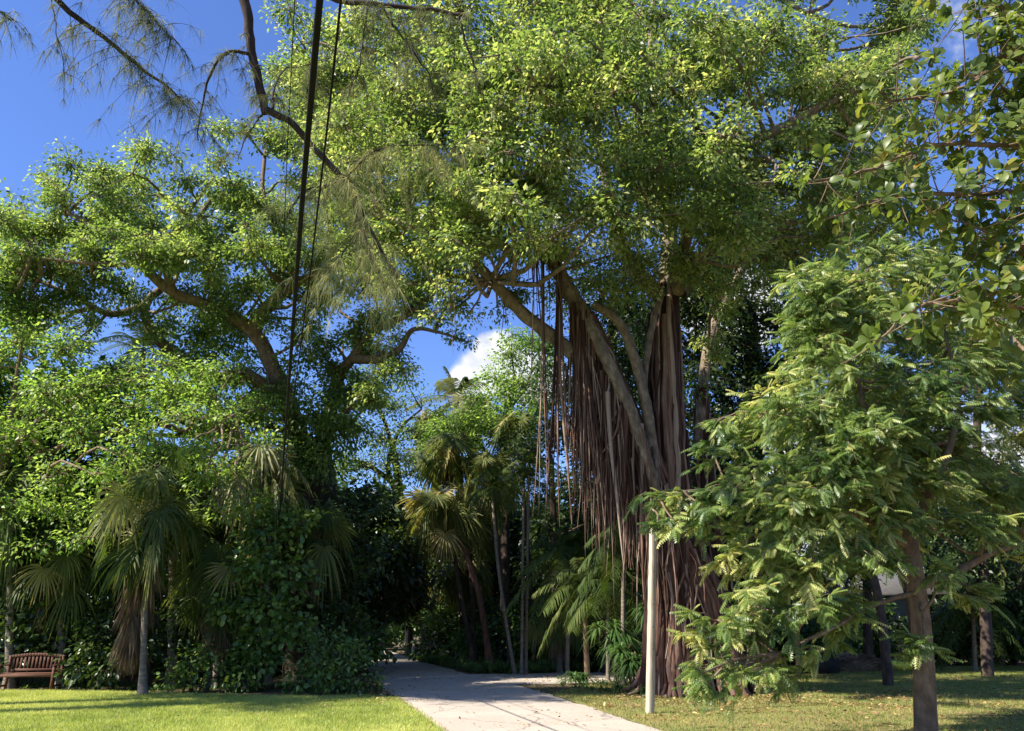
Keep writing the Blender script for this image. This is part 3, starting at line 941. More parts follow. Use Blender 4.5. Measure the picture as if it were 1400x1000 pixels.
b = G(-40, 938)
leafy('broadleaf_tree', 'bright yellow-green broadleaf tree in front of the fig at far left', 'tree', A(b[0], 24.5, 0),
      [A(b[0], 24.5, -.1), C(-30, 800, 24.5), C(-10, 690, 24.5), C(10, 610, 24.4)], .3,
      [([C(-10, 690, 24.5), C(60, 640, 24.4), C(40, 600, 24.3), C(-5, 580, 24.2)], .16, .08), ([C(10, 620, 24.4), C(70, 560, 24.2), C(140, 530, 24)], .14, .05),
       ([C(40, 630, 24.4), C(120, 600, 24.3), C(220, 580, 24.2), C(320, 570, 24)], .12, .04), ([C(10, 610, 24.4), C(20, 540, 24.2), C(30, 470, 24)], .12, .04)],
      cls([(25, 470, 24.2, 1.0), (85, 480, 24, .95), (-20, 500, 24, 1.1), (60, 540, 23.6, 1.0), (130, 530, 23.8, .95), (15, 440, 24.4, .7), (180, 560, 23.6, .85), (110, 595, 23.3, .95), (30, 605, 23.4, .95),
           (200, 600, 23.2, .8), (165, 645, 23, .75), (75, 650, 23, .9), (260, 575, 23.8, .9), (310, 590, 24, .9), (240, 530, 24.6, .7), (360, 610, 24.2, .8), (290, 640, 23.6, .7), (200, 520, 24.6, .6), (225, 500, 25, .6), (275, 510, 25, .7), (320, 510, 25, .7), (185, 500, 25, .5), (235, 545, 24.4, .8), (290, 545, 24.4, .7), (360, 560, 24.6, .7), (-40, 430, 24.6, 1.1), (-30, 600, 23.4, 1.1),
           (330, 545, 24.8, .7), (150, 690, 22.8, .6), (100, 700, 23.0, .6), (60, 700, 22.4, .6), (20, 690, 22.3, .6), (115, 735, 22.3, .5), (45, 745, 22.3, .5), (-10, 720, 22.3, .6), (280, 660, 22.6, .6), (320, 650, 23, .6), (300, 700, 22.4, .45), (340, 690, 22.6, .45), (165, 625, 21.3, .5), (260, 620, 21.4, .5), (215, 610, 21.3, .45), (130, 650, 21.4, .5), (290, 625, 21.8, .55)]),
      M['bright_leaf'], M['brown_bark'], 303, 26, 34, .24, .145, .48, DIAMOND)

# shrubs and small trees of the left thicket
SH = [
    ('vine_thicket', 'dark leafy vine column beside the hanging brown palm leaves', [(360, 730, 22.8, .6), (345, 780, 22.5, .65), (390, 790, 22.6, .6), (365, 840, 22.4, .7), (320, 830, 22.6, .55), (400, 860, 22.6, .6), (350, 900, 22.3, .6), (380, 700, 23, .5), (405, 720, 23.2, .45)], 'shrub_leaf', .17, .7),
    ('shrub', 'round leafy green shrub at the left edge of the road', [(450, 880, 21.8, .55), (430, 915, 21.5, .5), (475, 915, 21.5, .5), (455, 935, 21.3, .4), (490, 890, 22.2, .4), (410, 930, 21.6, .4), (500, 925, 21.8, .3)], 'shrub_leaf', .13, .55),
    ('shrub', 'low shrub with glossy leaves right of the lone palm trunk', [(260, 915, 22.3, .45), (300, 925, 22.2, .45), (285, 895, 22.8, .4), (240, 930, 22.4, .35), (330, 930, 22.3, .4)], 'shrub_leaf', .13, .6),
    ('shrub', 'shrub with pale glossy leaves between the bench and the lone palm', [(120, 890, 23, .5), (150, 915, 22.8, .45), (105, 920, 23, .4), (170, 890, 23.2, .45), (140, 860, 23.5, .5)], 'dark_leaf', .16, .6),
    ('shrub', 'tall glossy shrub behind the wooden bench', [(20, 800, 24.2, .7), (60, 770, 24.2, .7), (30, 850, 24, .65), (85, 830, 24, .6), (-20, 850, 24.2, .7), (70, 890, 24.0, .5), (20, 900, 24, .5), (40, 720, 24.4, .6)], 'dark_leaf', .2, .65),
    ('shrub', 'big dark bush filling the shade behind the lone palm', [(220, 800, 24.4, .8), (260, 840, 24.2, .7), (280, 770, 24.4, .7), (180, 820, 24.6, .7), (230, 880, 24.4, .6), (150, 780, 24.6, .7), (120, 740, 24.6, .7), (300, 720, 24.6, .7)], 'dark_leaf', .17, .65),
    ('shrub', 'dark overhanging bush beside the far bend of the road', [(440, 760, 26, .8), (470, 800, 26.5, .8), (430, 830, 25.5, .7), (475, 850, 26.5, .6), (460, 700, 26.5, .8), (500, 760, 27.5, .7), (495, 690, 27.5, .8)], 'dark_leaf', .17, .6),
]
for i, (nm, lb, c_, mt, sz, wr) in enumerate(SH):
    cc = cls(c_)
    cx = np.mean([q[0][0] for q in cc]); cyy = np.mean([q[0][1] for q in cc])
    topz = max(q[0][2] for q in cc)
    bs = A(cx, cyy + .1, 0)
    leafy(nm, lb, 'shrub', bs, [bs + A(0, 0, -.05), bs + A(.05, 0, topz * .4), bs + A(-.05, 0, topz * .75)], .07, [], cc, M[mt], M['dark_bark'], 400 + i, 55, 22, .22, sz, wr, OVAL,
          .5, .85, .3, group='shrubs of the left thicket', twigs=True, ar=(.03, .012), crown='foliage', trunk='stem')

# middle trees
b = G(560, 895)
leafy('sparse_tree', 'sparse small-leaved tree with a dark crooked branch, beyond the fig', 'tree', A(b[0] - 1, 40, 0),
      [A(b[0] - 1, 40, -.1), C(540, 760, 40), C(545, 680, 40), C(538, 620, 40)], .3,
      [([C(545, 680, 40), C(530, 640, 39.5), C(545, 590, 39), C(575, 560, 39)], .18, .05), ([C(538, 660, 40), C(490, 630, 39), C(465, 640, 38.5)], .16, .05), ([C(540, 620, 40), C(520, 560, 39), C(500, 520, 39)], .13, .04)],
      cls([(505, 550, 39, 1.0), (540, 560, 39, 1.0), (480, 590, 38.6, 1.1), (560, 590, 39, .8), (520, 600, 39, 1.1), (545, 630, 39, 1.1), (500, 640, 38.6, 1.2), (470, 640, 38.6, 1.0), (560, 650, 39, .9), (520, 525, 39.5, .7), (575, 545, 39, .45), (480, 545, 39, .8), (600, 570, 39, .7), (590, 640, 39, .9), (555, 520, 39, .7), (530, 500, 39, .6), (490, 520, 39, .8), (570, 600, 39, .9)]),
      M['fig_leaf'], M['dark_bark'], 451, 20, 34, .3, .16, .5, DIAMOND, att=(.35, .25, .2))
leafy('leafy_tree', 'pale green leafy tree under the white cloud, left of the banyan roots', 'tree', A(C(690, 900, 38)[0], 38, 0),
      [A(C(690, 900, 38)[0], 38, -.1), C(690, 800, 38), C(692, 650, 38), C(696, 560, 38)], .25,
      [([C(692, 650, 38), C(650, 600, 37), C(630, 570, 36.6)], .12, .04)],
      cls([(700, 490, 38, .9), (725, 470, 38, .9), (680, 520, 38, .8), (715, 530, 37.6, 1.0), (740, 510, 38, .9), (640, 575, 36.4, .9), (610, 585, 36.2, .8), (665, 590, 36.4, .8), (690, 570, 37, 1.0), (720, 590, 37, 1.1), (640, 615, 36, .7), (590, 610, 36.2, .5), (655, 545, 37, .6), (750, 480, 38, .9), (700, 460, 38.4, .5), (735, 560, 37.4, 1.0), (690, 540, 37.4, .9)]),
      M['bright_leaf'], M['dark_bark'], 452, 30, 36, .27, .17, .5, DIAMOND)
leafy('evergreen_tree', 'tall dark dense evergreen filling the gap right of the banyan columns', 'tree', A(C(1035, 900, 30)[0], 30, 0),
      [A(C(1035, 900, 30)[0], 30, -.1), C(1035, 700, 30), C(1030, 520, 30), C(1025, 420, 30)], .45,
      [([C(1035, 620, 30), C(990, 540, 29.5), C(960, 480, 29)], .2, .06), ([C(1030, 560, 30), C(1080, 480, 29.5), C(1110, 430, 29)], .2, .06)],
      cls([(970, 360, 29, 1.3), (1030, 350, 29.5, 1.5), (1085, 370, 29.5, 1.4), (960, 430, 28.8, 1.2), (1010, 430, 29, 1.5), (1070, 440, 29, 1.5), (985, 500, 28.8, 1.3), (1040, 510, 28.8, 1.4), (1090, 520, 29, 1.3),
           (1000, 570, 28.6, 1.2), (1050, 590, 28.6, 1.2), (1120, 440, 29.5, 1.3), (870, 430, 30, 1.2), (860, 500, 30.5, 1.2), (985, 640, 28.8, 1.0), (890, 470, 30.5, 1.0), (1000, 330, 29, 1.3), (1060, 320, 29, 1.3), (950, 390, 28.8, 1.2), (1000, 470, 28.4, 1.2), (1060, 540, 28.4, 1.2), (1110, 490, 29, 1.2), (1000, 530, 28.4, 1.1), (1080, 620, 28.6, 1.1), (1020, 640, 28.6, 1.1), (1130, 380, 29.5, 1.3), (943, 420, 28, 1.0), (945, 470, 28, 1.0), (945, 520, 28, 1.0), (945, 570, 28, 1.0), (948, 620, 28, 1.0), (990, 590, 27.5, 1.0), (960, 400, 27.5, 1.0), (885, 520, 28.5, .9), (880, 570, 28.5, .9), (890, 620, 28.5, .9), (925, 660, 28, .9), (880, 450, 28.5, .9), (1010, 620, 27.5, .9), (985, 680, 28, .9), (960, 680, 28, .9), (1040, 690, 28, .9)]),
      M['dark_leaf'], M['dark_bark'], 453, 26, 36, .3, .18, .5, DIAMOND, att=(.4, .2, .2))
leafy('evergreen_tree', 'dark dense tree standing behind the hanging root curtain of the banyan', 'tree', A(C(835, 900, 31)[0], 31, 0),
      [A(C(835, 900, 31)[0], 31, -.1), C(835, 720, 31), C(832, 560, 31), C(838, 430, 31)], .35,
      [([C(833, 620, 31), C(790, 560, 30.5), C(770, 500, 30)], .15, .05), ([C(835, 560, 31), C(870, 480, 30.6), C(880, 400, 30.5)], .15, .05)],
      cls([(790, 420, 30.5, 1.0), (830, 390, 30.5, 1.2), (870, 370, 30.5, 1.1), (850, 430, 30.3, 1.2), (875, 480, 30.3, 1.1), (810, 470, 30.2, 1.0), (840, 510, 30.2, 1.2), (785, 520, 30.2, .9), (820, 560, 30, 1.1), (870, 540, 30.2, 1.0), (780, 590, 30, .9), (850, 600, 30, 1.1), (810, 630, 30, 1.0), (900, 430, 30.4, 1.0), (760, 470, 30.5, .6), (800, 360, 30.8, .8)]),
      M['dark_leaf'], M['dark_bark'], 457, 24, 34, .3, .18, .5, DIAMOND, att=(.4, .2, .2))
for tx_, ty_, zc_, lb, sd in ((-5.0, 21.6, 14.5, 'unseen bare-stemmed tree with a high crown, added to shade the lawn edge', 458), (.2, 22.2, 18.0, 'taller unseen slim tree with an open crown, added to shade the road', 459), (-2.6, 21.2, 14.5, 'unseen slim tree with a small high crown, added to shade the road edge', 460), (-1.6, 23.6, 17.5, 'unseen slim crooked tree added to shade the road farther off', 461)):
    # unseen trees, added so their crowns shade the road and the lawn's far edge
    bx_, by_ = tx_ + to_sun[0] / to_sun[2] * zc_, ty_ + to_sun[1] / to_sun[2] * zc_
    b = A(bx_, by_, 0)
    gg = np.random.default_rng(sd)
    zb = zc_ - 3
    leafy('unseen_shade_tree', lb, 'tree', b, [b + A(0, 0, -.1), b + A(.1, 0, 4), b + A(-.1, 0, zb - 2), b + A(0, 0, zb + 3)], .22, [],
          [(b + A(gg.normal(0, 1.2), gg.normal(0, .8), zb + gg.uniform(0, 6.0)), gg.uniform(.6, 1.05)) for _ in range(15)],
          M['fig_leaf'], M['brown_bark'], sd, 24, 36, .28, .19, .5, DIAMOND, group='unseen trees added for road shade')
leafy('understory_tree', 'dark understory tree behind the twin palm trunks', 'tree', A(C(760, 900, 34)[0], 34, 0),
      [A(C(760, 900, 34)[0], 34, -.1), C(760, 800, 34), C(756, 700, 34), C(752, 620, 34)], .22,
      [],
      cls([(720, 620, 34, 1.0), (760, 600, 34, 1.1), (800, 610, 33, 1.1), (770, 660, 33, 1.0), (810, 670, 32.5, 1.0), (840, 640, 33, 1.0), (745, 540, 34.5, 1.0), (780, 550, 34, 1.0), (700, 600, 35, .8), (830, 720, 32, .9), (760, 730, 34, .6)]),
      M['dark_leaf'], M['dark_bark'], 454, 20, 30, .3, .19, .45, DIAMOND, att=(.45, .25, .2))


for (xc, Yc, lb, sd, cc) in ((1345, 29, 'big dark tree filling the right side behind the feathery tree', 471, [(1290, 370), (1340, 350), (1400, 370), (1450, 400), (1270, 440), (1330, 430), (1390, 450), (1440, 480), (1290, 560), (1350, 520), (1400, 560), (1300, 700), (1360, 730), (1420, 700), (1330, 780), (1390, 790), (1450, 620)]),
                             (1185, 33, 'dark tree between the evergreen and the right edge, behind the feathery tree', 472, [(1150, 350), (1200, 340), (1250, 350), (1160, 430), (1210, 420), (1180, 520), (1130, 560), (1220, 590), (1170, 640), (1240, 660), (1130, 700), (1190, 730), (1150, 790), (1230, 760), (1215, 500), (1265, 455), (1285, 500), (1180, 470), (1300, 540), (1250, 540)])):
    gg = np.random.default_rng(sd)
    leafy('evergreen_tree', lb, 'tree', A(C(xc, 900, Yc)[0], Yc, 0), [A(C(xc, 900, Yc)[0], Yc, -.1), C(xc, 760, Yc), C(xc - 8, 600, Yc), C(xc, 430, Yc)], .19, [],
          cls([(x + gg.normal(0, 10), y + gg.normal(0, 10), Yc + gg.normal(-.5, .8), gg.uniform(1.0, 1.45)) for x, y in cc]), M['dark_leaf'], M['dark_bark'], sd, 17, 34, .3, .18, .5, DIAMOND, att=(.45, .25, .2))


# ------------------------------------------------------------------ right pinnate-leaved tree
def pinnate_tree():
    g = np.random.default_rng(505)
    b = C(1266, 1030, 13.0)
    base = A(b[0], 13.0, 0)
    t = empty('pinnate_tree', base, 'near tree with feathery sprays of small leaflets on a straight brown trunk, right', 'tree')
    tr, nodes = MB(), []
    P = spline([base + A(.0, 0, -.1), C(1266, 1000, 13), C(1264, 930, 13), C(1260, 860, 13), C(1252, 790, 13), C(1245, 745, 13)], 30)
    tube(tr, P, np.interp(np.linspace(0, 1, 30), [0, .15, 1], [.20, .17, .12]), 14, .5, g, .035)
    for p in P[14:]:
        nodes.append((p, .1))
    tr.build('trunk', M['brown_bark'], t)
    lm = MB()
    L = [([C(1246, 755, 13), C(1228, 700, 12.9), C(1210, 640, 12.7), C(1180, 560, 12.5), C(1160, 470, 12.5), C(1150, 390, 12.6)], .085, .02),
         ([C(1246, 755, 13), C(1258, 700, 13.1), C(1296, 620, 13.2), C(1310, 540, 13.3), (C(1290, 450, 13.4))], .10, .025),
         ([C(1254, 800, 13), C(1300, 785, 13.2), C(1345, 758, 13.4), C(1420, 732, 13.6), C(1500, 700, 13.8)], .095, .03),
         ([C(1252, 790, 13), C(1200, 760, 12.6), C(1130, 770, 12.1), C(1060, 810, 11.8), C(985, 850, 11.6)], .06, .012),
         ([C(1246, 750, 13), C(1170, 700, 12.6), C(1090, 680, 12.2), C(990, 668, 12.0), C(890, 676, 11.9)], .06, .012),
         ([C(1228, 700, 12.9), C(1150, 620, 12.4), C(1080, 570, 12.3), C(1010, 560, 12.4)], .06, .015),
         ([C(1254, 810, 13), C(1190, 830, 12.2), C(1120, 870, 11.8), C(1060, 900, 11.6)], .045, .012),
         ([C(1258, 820, 13), C(1262, 840, 12.5), C(1262, 870, 12.3)], .03, .01),
         ([C(1310, 540, 13.3), C(1350, 500, 13.4), C(1400, 480, 13.6)], .05, .015)]
    for p, a, b_ in L:
        limb(lm, nodes, g, p, a, b_, 8, .05)
    cl = [(1150, 368, 12.6, .5), (1215, 362, 12.8, .5), (1275, 378, 13, .5), (1120, 425, 12.3, .5), (1180, 425, 12.3, .55), (1105, 490, 12.2, .5), (1165, 495, 12.2, .55), (1225, 440, 12.7, .5), (1020, 545, 12.6, .4), (1090, 565, 12.1, .5),
          (1150, 565, 12, .55), (1005, 600, 12.4, .45), (1060, 620, 12.1, .5), (1130, 640, 12, .55), (1190, 640, 12.2, .5), (1250, 600, 12.8, .5), (905, 672, 11.9, .28), (945, 662, 11.9, .38), (1000, 672, 11.9, .45), (1065, 680, 11.8, .5),
          (1135, 700, 11.8, .55), (1205, 700, 12, .5), (1280, 655, 12.6, .5), (1340, 660, 13, .5), (1390, 655, 13, .5), (1350, 715, 12.8, .4), (1410, 690, 13, .5), (900, 722, 11.7, .22), (950, 716, 11.7, .34), (1020, 738, 11.7, .45),
          (1095, 760, 11.6, .5), (1145, 775, 11.5, .45), (1075, 800, 11.6, .45), (1020, 822, 11.6, .42), (962, 846, 11.5, .28), (1035, 865, 11.6, .42), (985, 893, 11.5, .32), (958, 924, 11.4, .24), (1065, 905, 11.5, .32), (1060, 930, 11.5, .2),
          (1140, 850, 11.8, .35), (1112, 880, 11.7, .28), (1255, 860, 12.2, .26), (1262, 880, 12.2, .18), (1195, 760, 11.9, .5), (1290, 775, 12.4, .4), (1345, 800, 12.8, .35), (1325, 560, 13.1, .5), (1375, 560, 13.4, .5),
          (1390, 490, 13.5, .5), (1330, 480, 13.3, .5), (1270, 520, 13, .5), (1220, 550, 12.4, .5), (1260, 430, 13, .5), (1320, 400, 13.3, .5), (1180, 590, 11.8, .5), (1070, 520, 12.3, .4), (1130, 395, 12.4, .4), (1320, 720, 12.6, .35),
          (1430, 560, 13.6, .6), (1440, 740, 13.2, .5), (1240, 340, 13, .35), (1190, 345, 12.8, .35), (920, 690, 11.8, .26), (880, 672, 11.9, .22), (985, 610, 12.3, .35), (975, 575, 12.5, .25), (1000, 640, 12.2, .4), (960, 700, 11.8, .35), (915, 735, 11.6, .25), (945, 855, 11.5, .22), (948, 915, 11.4, .24), (975, 935, 11.4, .22), (1000, 910, 11.4, .3), (1020, 845, 11.5, .4), (1045, 805, 11.5, .4), (990, 755, 11.6, .3), (1075, 375, 12.6, .3), (1080, 440, 12.3, .35), (1000, 715, 11.7, .3), (1050, 840, 11.5, .4), (1000, 870, 11.5, .35), (1100, 840, 11.5, .4), (1160, 815, 11.6, .4)]
    cl = [(C(x + g.normal(0, 10), y + g.normal(0, 8), Y + g.normal(0, .3)), r * g.uniform(.55, .9)) for x, y, Y, r in cl]
    for k in range(34):
        x, y = g.uniform(1010, 1290), g.uniform(370, 770)
        if x < 1100 - (y - 370) * .28 or abs(x - 1248) < 26 and y > 660:
            continue
        cl.append((C(x, y, 12.2 + .4 * abs(x - 1180) / 100 + g.normal(0, .5)), g.uniform(.25, .40)))
    # the far side of the crown
    for k in range(26):
        x, y = g.uniform(1080, 1480), g.uniform(360, 760)
        cl.append((C(x, y, g.uniform(13.6, 16)), g.uniform(.5, .7)))
    attach(lm, g, cl, nodes, .035, .010)
    # template: a compound leaf, rachis along x with nine pairs of drooping leaflets
    V, Fc = [], []
    for k in range(8):
        x = .10 + .112 * k
        w = .17 * math.sin(math.pi * (.2 + .68 * k / 7)) + .05
        for s in (-1, 1):
            i = len(V)
            V += [(x, 0, 0), (x - .012, s * w * .6, -.04), (x + .05, s * w, -.13), (x + .092, s * w * .5, -.035)]
            Fc.append([i, i + 1, i + 2, i + 3] if s > 0 else [i, i + 3, i + 2, i + 1])
    i = len(V)
    V += [(0, .007, 0), (0, -.007, 0), (1, -.003, -.02), (1, .003, -.02)]
    Fc.append([i, i + 1, i + 2, i + 3])
    V = np.array(V)
    V[:, 2] -= .22 * V[:, 0] ** 2
    T = (V, np.array(Fc))
    lv, wd = MB(), MB()
    ctr = A(base[0], 13.2, 0)
    for c, r in cl:
        n = int(360 * r / .5 * (r / .5))
        out = c - ctr
        out[2] = 0
        out = nrm(out)
        tw = max(4, int(n / 9))
        th = g.normal(0, .75, tw)
        dirs = nrm(np.column_stack([out[0] * np.cos(th) - out[1] * np.sin(th), out[0] * np.sin(th) + out[1] * np.cos(th), g.normal(.02, .45, tw)]))
        st = c - out * r * .7 + np.column_stack([g.normal(0, r * .45, tw), g.normal(0, r * .45, tw), g.normal(0, r * .34, tw)])
        ln = r * g.uniform(.6, 1.7, tw)
        cv = np.clip(g.normal(.5, .2), 0, 1)
        for d, s, l in zip(dirs, st, ln):
            q = np.linspace(0, 1, 5)[:, None]
            pp = s + d * l * q + A(0, 0, -.30) * l * q ** 2
            tube(lm, pp, np.linspace(.007, .002, 5), 3)
            k = 9
            u = np.sort(g.uniform(.1, 1, k))
            u[-1] = 1
            p = s + d * l * u[:, None] + A(0, 0, -.30) * l * u[:, None] ** 2
            sgn = np.where(np.arange(k) % 2, 1, -1) * g.uniform(.5, 1.1, k)
            sgn[-1] = 0
            sd = nrm(np.cross(A(0, 0, 1), d))
            ax = d * .75 + sd * sgn[:, None] + np.column_stack([g.normal(0, .12, k), g.normal(0, .12, k), g.uniform(-.85, .25, k)])
            up = np.column_stack([g.normal(-.15, .5, k), g.normal(-.15, .5, k), np.ones(k)])
            place(lv, T, p, ax, up, g.uniform(.13, .29, k), 1.0, np.clip(cv + g.normal(0, .24, k), 0, 1))
    lm.build('limbs', M['brown_bark'], t)
    lv.build('crown', M['pinnate_leaf'], t, smooth=False)


pinnate_tree()


# ------------------------------------------------------------------ almond tree reaching in from the right edge
def almond():
    g = np.random.default_rng(606)
    base = A(7.4, 7.6, 0)
    t = empty('almond_tree', base, 'near branches with big paddle-shaped leaves reaching in at the top right', 'tree')
    tr, nodes = MB(), []
    limb(tr, nodes, g, [base + A(0, 0, -.1), base + A(.05, 0, 2), base + A(-.05, 0, 4.5), base + A(.1, .1, 8)], .2, .08, 12, .04)
    L = [[(1560, 230, 7.6), (1420, 205, 7), (1300, 196, 6.8), (1200, 228, 6.6), (1110, 248, 6.5)],
         [(1560, 300, 7.6), (1420, 262, 7), (1320, 266, 6.8), (1230, 262, 6.7), (1140, 292, 6.6)],
         [(1560, 60, 7.6), (1440, 40, 7), (1385, 15, 6.8), (1330, -10, 6.7), (1240, -2, 6.6)],
         [(1560, 130, 7.6), (1430, 100, 7), (1370, 85, 6.9), (1310, 130, 6.8), (1225, 150, 6.8), (1200, 140, 6.8)],
         [(1560, 400, 7.6), (1430, 360, 7), (1360, 330, 6.8), (1300, 300, 6.8)],
         [(1560, 470, 7.6), (1430, 430, 7), (1350, 420, 6.8), (1260, 415, 6.6), (1180, 475, 6.5)],
         [(1560, 170, 7.6), (1430, 170, 7.2), (1390, 150, 7.2), (1360, 120, 7.2)]]
    lm = MB()
    lv, tw = MB(), MB()
    for li, px_ in enumerate(L):
        P = limb(lm, [], g, [C(*q) for q in px_], .035, .008, 6, .05, 40)
        st = int(40 * .22)
        for k in range(st, 40, 1):
            reps = 4 if k < 24 else (2 if k < 32 else 1)
            if k == 39:
                reps = 1
            for _ in range(reps):
                o = g.normal(0, 1, 3) * A(.17, .3, .15)
                if k == 39:
                    o *= .1
                e = P[k] + o
                dn = nrm(o + A(-.12, 0, .08))
                tube(lm, spline([P[k], P[k] * .5 + e * .5 + A(0, 0, -.02), e], 4), np.linspace(.007, .004, 4), 4)
                n = g.integers(5, 9)
                th = g.uniform(0, 6.28) + np.arange(n) * 6.28 / n + g.normal(0, .25, n)
                s1 = nrm(np.cross(dn, A(.1, .9, .2)))
                s2 = np.cross(dn, s1)
                ax = np.cos(th)[:, None] * s1 + np.sin(th)[:, None] * s2 + dn * g.uniform(.2, .9, n)[:, None]
                ax[:, 2] -= .12
                up = dn + g.normal(0, .3, (n, 3)) + A(0, 0, .5)
                at = np.clip(g.normal(.42, .2) + g.normal(0, .17, n), 0, .86)
                if g.random() < .05:
                    at[0] = g.uniform(.9, 1)
                place(lv, ALM, np.repeat(e[None], n, 0), ax, up, g.uniform(.085, .155, n), .56, at)
    tr.build('trunk', M['brown_bark'], t)
    lm.build('limbs', M['brown_bark'], t)
    lv.build('crown', M['almond_leaf'], t, smooth=True)


# paddle leaf: 2 x 6 patch with a midrib fold and a curled tip
xs = np.array([0, .12, .3, .52, .74, .9, 1.0])
ws = np.array([.02, .10, .24, .42, .5, .38, .06])
zs = np.array([0, .03, .05, .05, .02, -.03, -.08])
_V = np.concatenate([np.column_stack([xs, ws, zs + .10 * ws]), np.column_stack([xs, ws * 0, zs]), np.column_stack([xs, -ws, zs + .10 * ws])])
_F = [[7 + k, 8 + k, k + 1, k] for k in range(6)] + [[14 + k, 15 + k, 8 + k, 7 + k] for k in range(6)]
ALM = (_V, np.array(_F))
almond()


# ------------------------------------------------------------------ casuarina boughs hanging in at the top
def casuarina():
    g = np.random.default_rng(707)
    base = A(-7.5, 4.0, 0)
    t = empty('casuarina_tree', base, 'dark drooping casuarina boughs with fine needles hanging in at the top', 'tree')
    tr, nodes = MB(), []
    limb(tr, nodes, g, [base + A(0, 0, -.1), base + A(.1, .1, 5), base + A(.3, .2, 11), base + A(.2, .3, 17)], .32, .14, 12, .05)
    tr.build('trunk', M['casuarina_bark'], t)
    lm, nl = MB(), MB()
    bo = []

    def bough(p, a, b_, m=None):
        P = limb(lm, [], g, p, a, b_, 8, .06, m or 30)
        bo.append(P)
        return P

    def needles(P, n, ln, k, wid=.0021, v=.45, dense=1.0, side=None, up=0.0):
        """tassels: small twigs off a bough, each ending in a drooping fan of needles"""
        for _ in range(n):
            i = g.integers(1, len(P))
            p = P[i]
            d = nrm(g.normal(0, 1, 3) * A(1, 1, .4) + A(0, 0, -.25 + up))
            l = g.uniform(.15, .75) * ln
            q = np.linspace(0, 1, 5)[:, None]
            tp = p + d * l * q + A(0, 0, -.55 * l) * q ** 2
            tube(lm, tp, np.linspace(.005, .002, 5), 3)
            vv = np.clip(g.normal(v, .15), 0, 1)
            for s in (.45, .75, 1.0):
                c = tp[int(s * 4)]
                m = int(k * 1.6 * g.uniform(.7, 1.2))
                dd = nrm(d * .30 + g.normal(0, .42, (m, 3)) + A(0, 0, -.75))
                L = g.uniform(.5, 1.15, m)[:, None] * .27 * ln
                mid = c + dd * L * .5 + A(0, 0, -.04) * L
                end = c + dd * L + A(0, 0, -.30) * L
                sd = nrm(np.cross(dd, g.normal(0, 1, (m, 3)))) * wid
                V = np.stack([c - sd, c + sd, mid + sd * .8, mid - sd * .8, end + sd * .3, end - sd * .3], 1)
                V[:, 0] += 0
                Fq = (np.arange(m)[:, None, None] * 6 + np.array([[0, 1, 2, 3], [3, 2, 4, 5]])[None]).reshape(-1, 4)
                nl.add(V.reshape(-1, 3), Fq, np.repeat(np.clip(vv + g.normal(0, .15, m), 0, 1), 6))

    A1 = bough([base + A(.3, .2, 11.5), C(300, -160, 9.0), C(333, -10, 9.3), C(345, 70, 9.5), C(365, 155, 9.7)], .085, .055, 40)
    B1 = bough([C(363, 150, 9.7), C(400, 172, 9.8), C(440, 218, 10), C(480, 270, 10.1), C(502, 320, 10.2), C(540, 390, 10.3)], .056, .030)
    B2 = bough([C(340, 72, 9.5), C(312, 72, 9.4), C(290, 98, 9.4), C(276, 150, 9.5), C(272, 190, 9.5)], .030, .008)
    B3 = bough([C(366, 152, 9.7), C(350, 165, 9.8), C(335, 190, 9.9), C(325, 220, 10)], .018, .006)
    B4 = bough([C(374, 148, 9.8), C(378, 118, 10), C(395, 92, 10.2), C(430, 88, 10.4)], .022, .006)
    B5 = bough([base + A(.2, .2, 10.5), C(-20, -130, 8), C(70, -6, 8.6), C(130, 45, 8.9), C(180, 88, 9.1), C(225, 128, 9.2), C(240, 150, 9.2)], .06, .008, 40)
    B6 = bough([A1[20], C(380, -120, 8.4), C(440, -12, 8.6), C(510, 4, 8.7), C(590, 14, 8.8), C(636, 24, 8.8)], .055, .022, 36)
    B7 = bough([C(628, 22, 8.8), C(640, 60, 8.9), C(650, 95, 9.0), C(657, 122, 9.1)], .018, .008)
    B8 = bough([C(520, 6, 8.7), C(548, 40, 8.9), C(570, 75, 9.0), C(592, 110, 9.1), C(600, 132, 9.2)], .022, .006)
    B9 = bough([C(504, 4, 8.7), C(498, 50, 8.9), C(494, 90, 9.0), C(490, 118, 9.1)], .014, .005)
    B10 = bough([C(430, 264, 10), C(470, 250, 10), C(520, 212, 10), C(580, 205, 10), C(645, 208, 10)], .018, .005)
    B11 = bough([C(390, 300, 10), C(412, 268, 10), C(432, 258, 10), C(456, 255, 10)], .020, .008)
    B12 = bough([C(482, 272, 10.1), C(500, 330, 10.0), C(512, 370, 9.9), C(522, 395, 9.9)], .022, .008)
    B13 = bough([C(495, 310, 10.1), C(470, 345, 10), C(455, 372, 9.9)], .014, .005)
    B14 = bough([C(545, 22, 8.8), C(560, 60, 8.7), C(575, 95, 8.7)], .012, .005)
    B15 = bough([C(70, -6, 8.6), C(78, 30, 8.6), C(82, 70, 8.6), C(88, 98, 8.7)], .010, .004)
    B16 = bough([base + A(.2, .2, 9.5), C(120, -110, 8.2), C(170, -20, 8.6), C(205, 20, 8.9), C(235, 55, 9)], .03, .007)
    B17 = bough([base + A(.2, .2, 9.5), C(-60, -80, 8.2), C(-15, 0, 8.6), C(8, 20, 8.9), C(20, 30, 9)], .03, .007)
    for P, n, ln, k in [(B5[12:], 54, 1.0, 9), (B2, 26, .7, 9), (B3, 6, .6, 12), (B4, 24, .9, 14), (A1[24:], 10, .5, 10), (B16[12:], 44, 1.0, 10), (B17[14:], 12, .7, 9), (B15, 6, .6, 8), (B6[16:], 22, .7, 11), (B9, 16, .8, 14), (B8, 20, .7, 12), (B14, 10, .8, 12)]:
        needles(P, n, ln, k, v=.12)
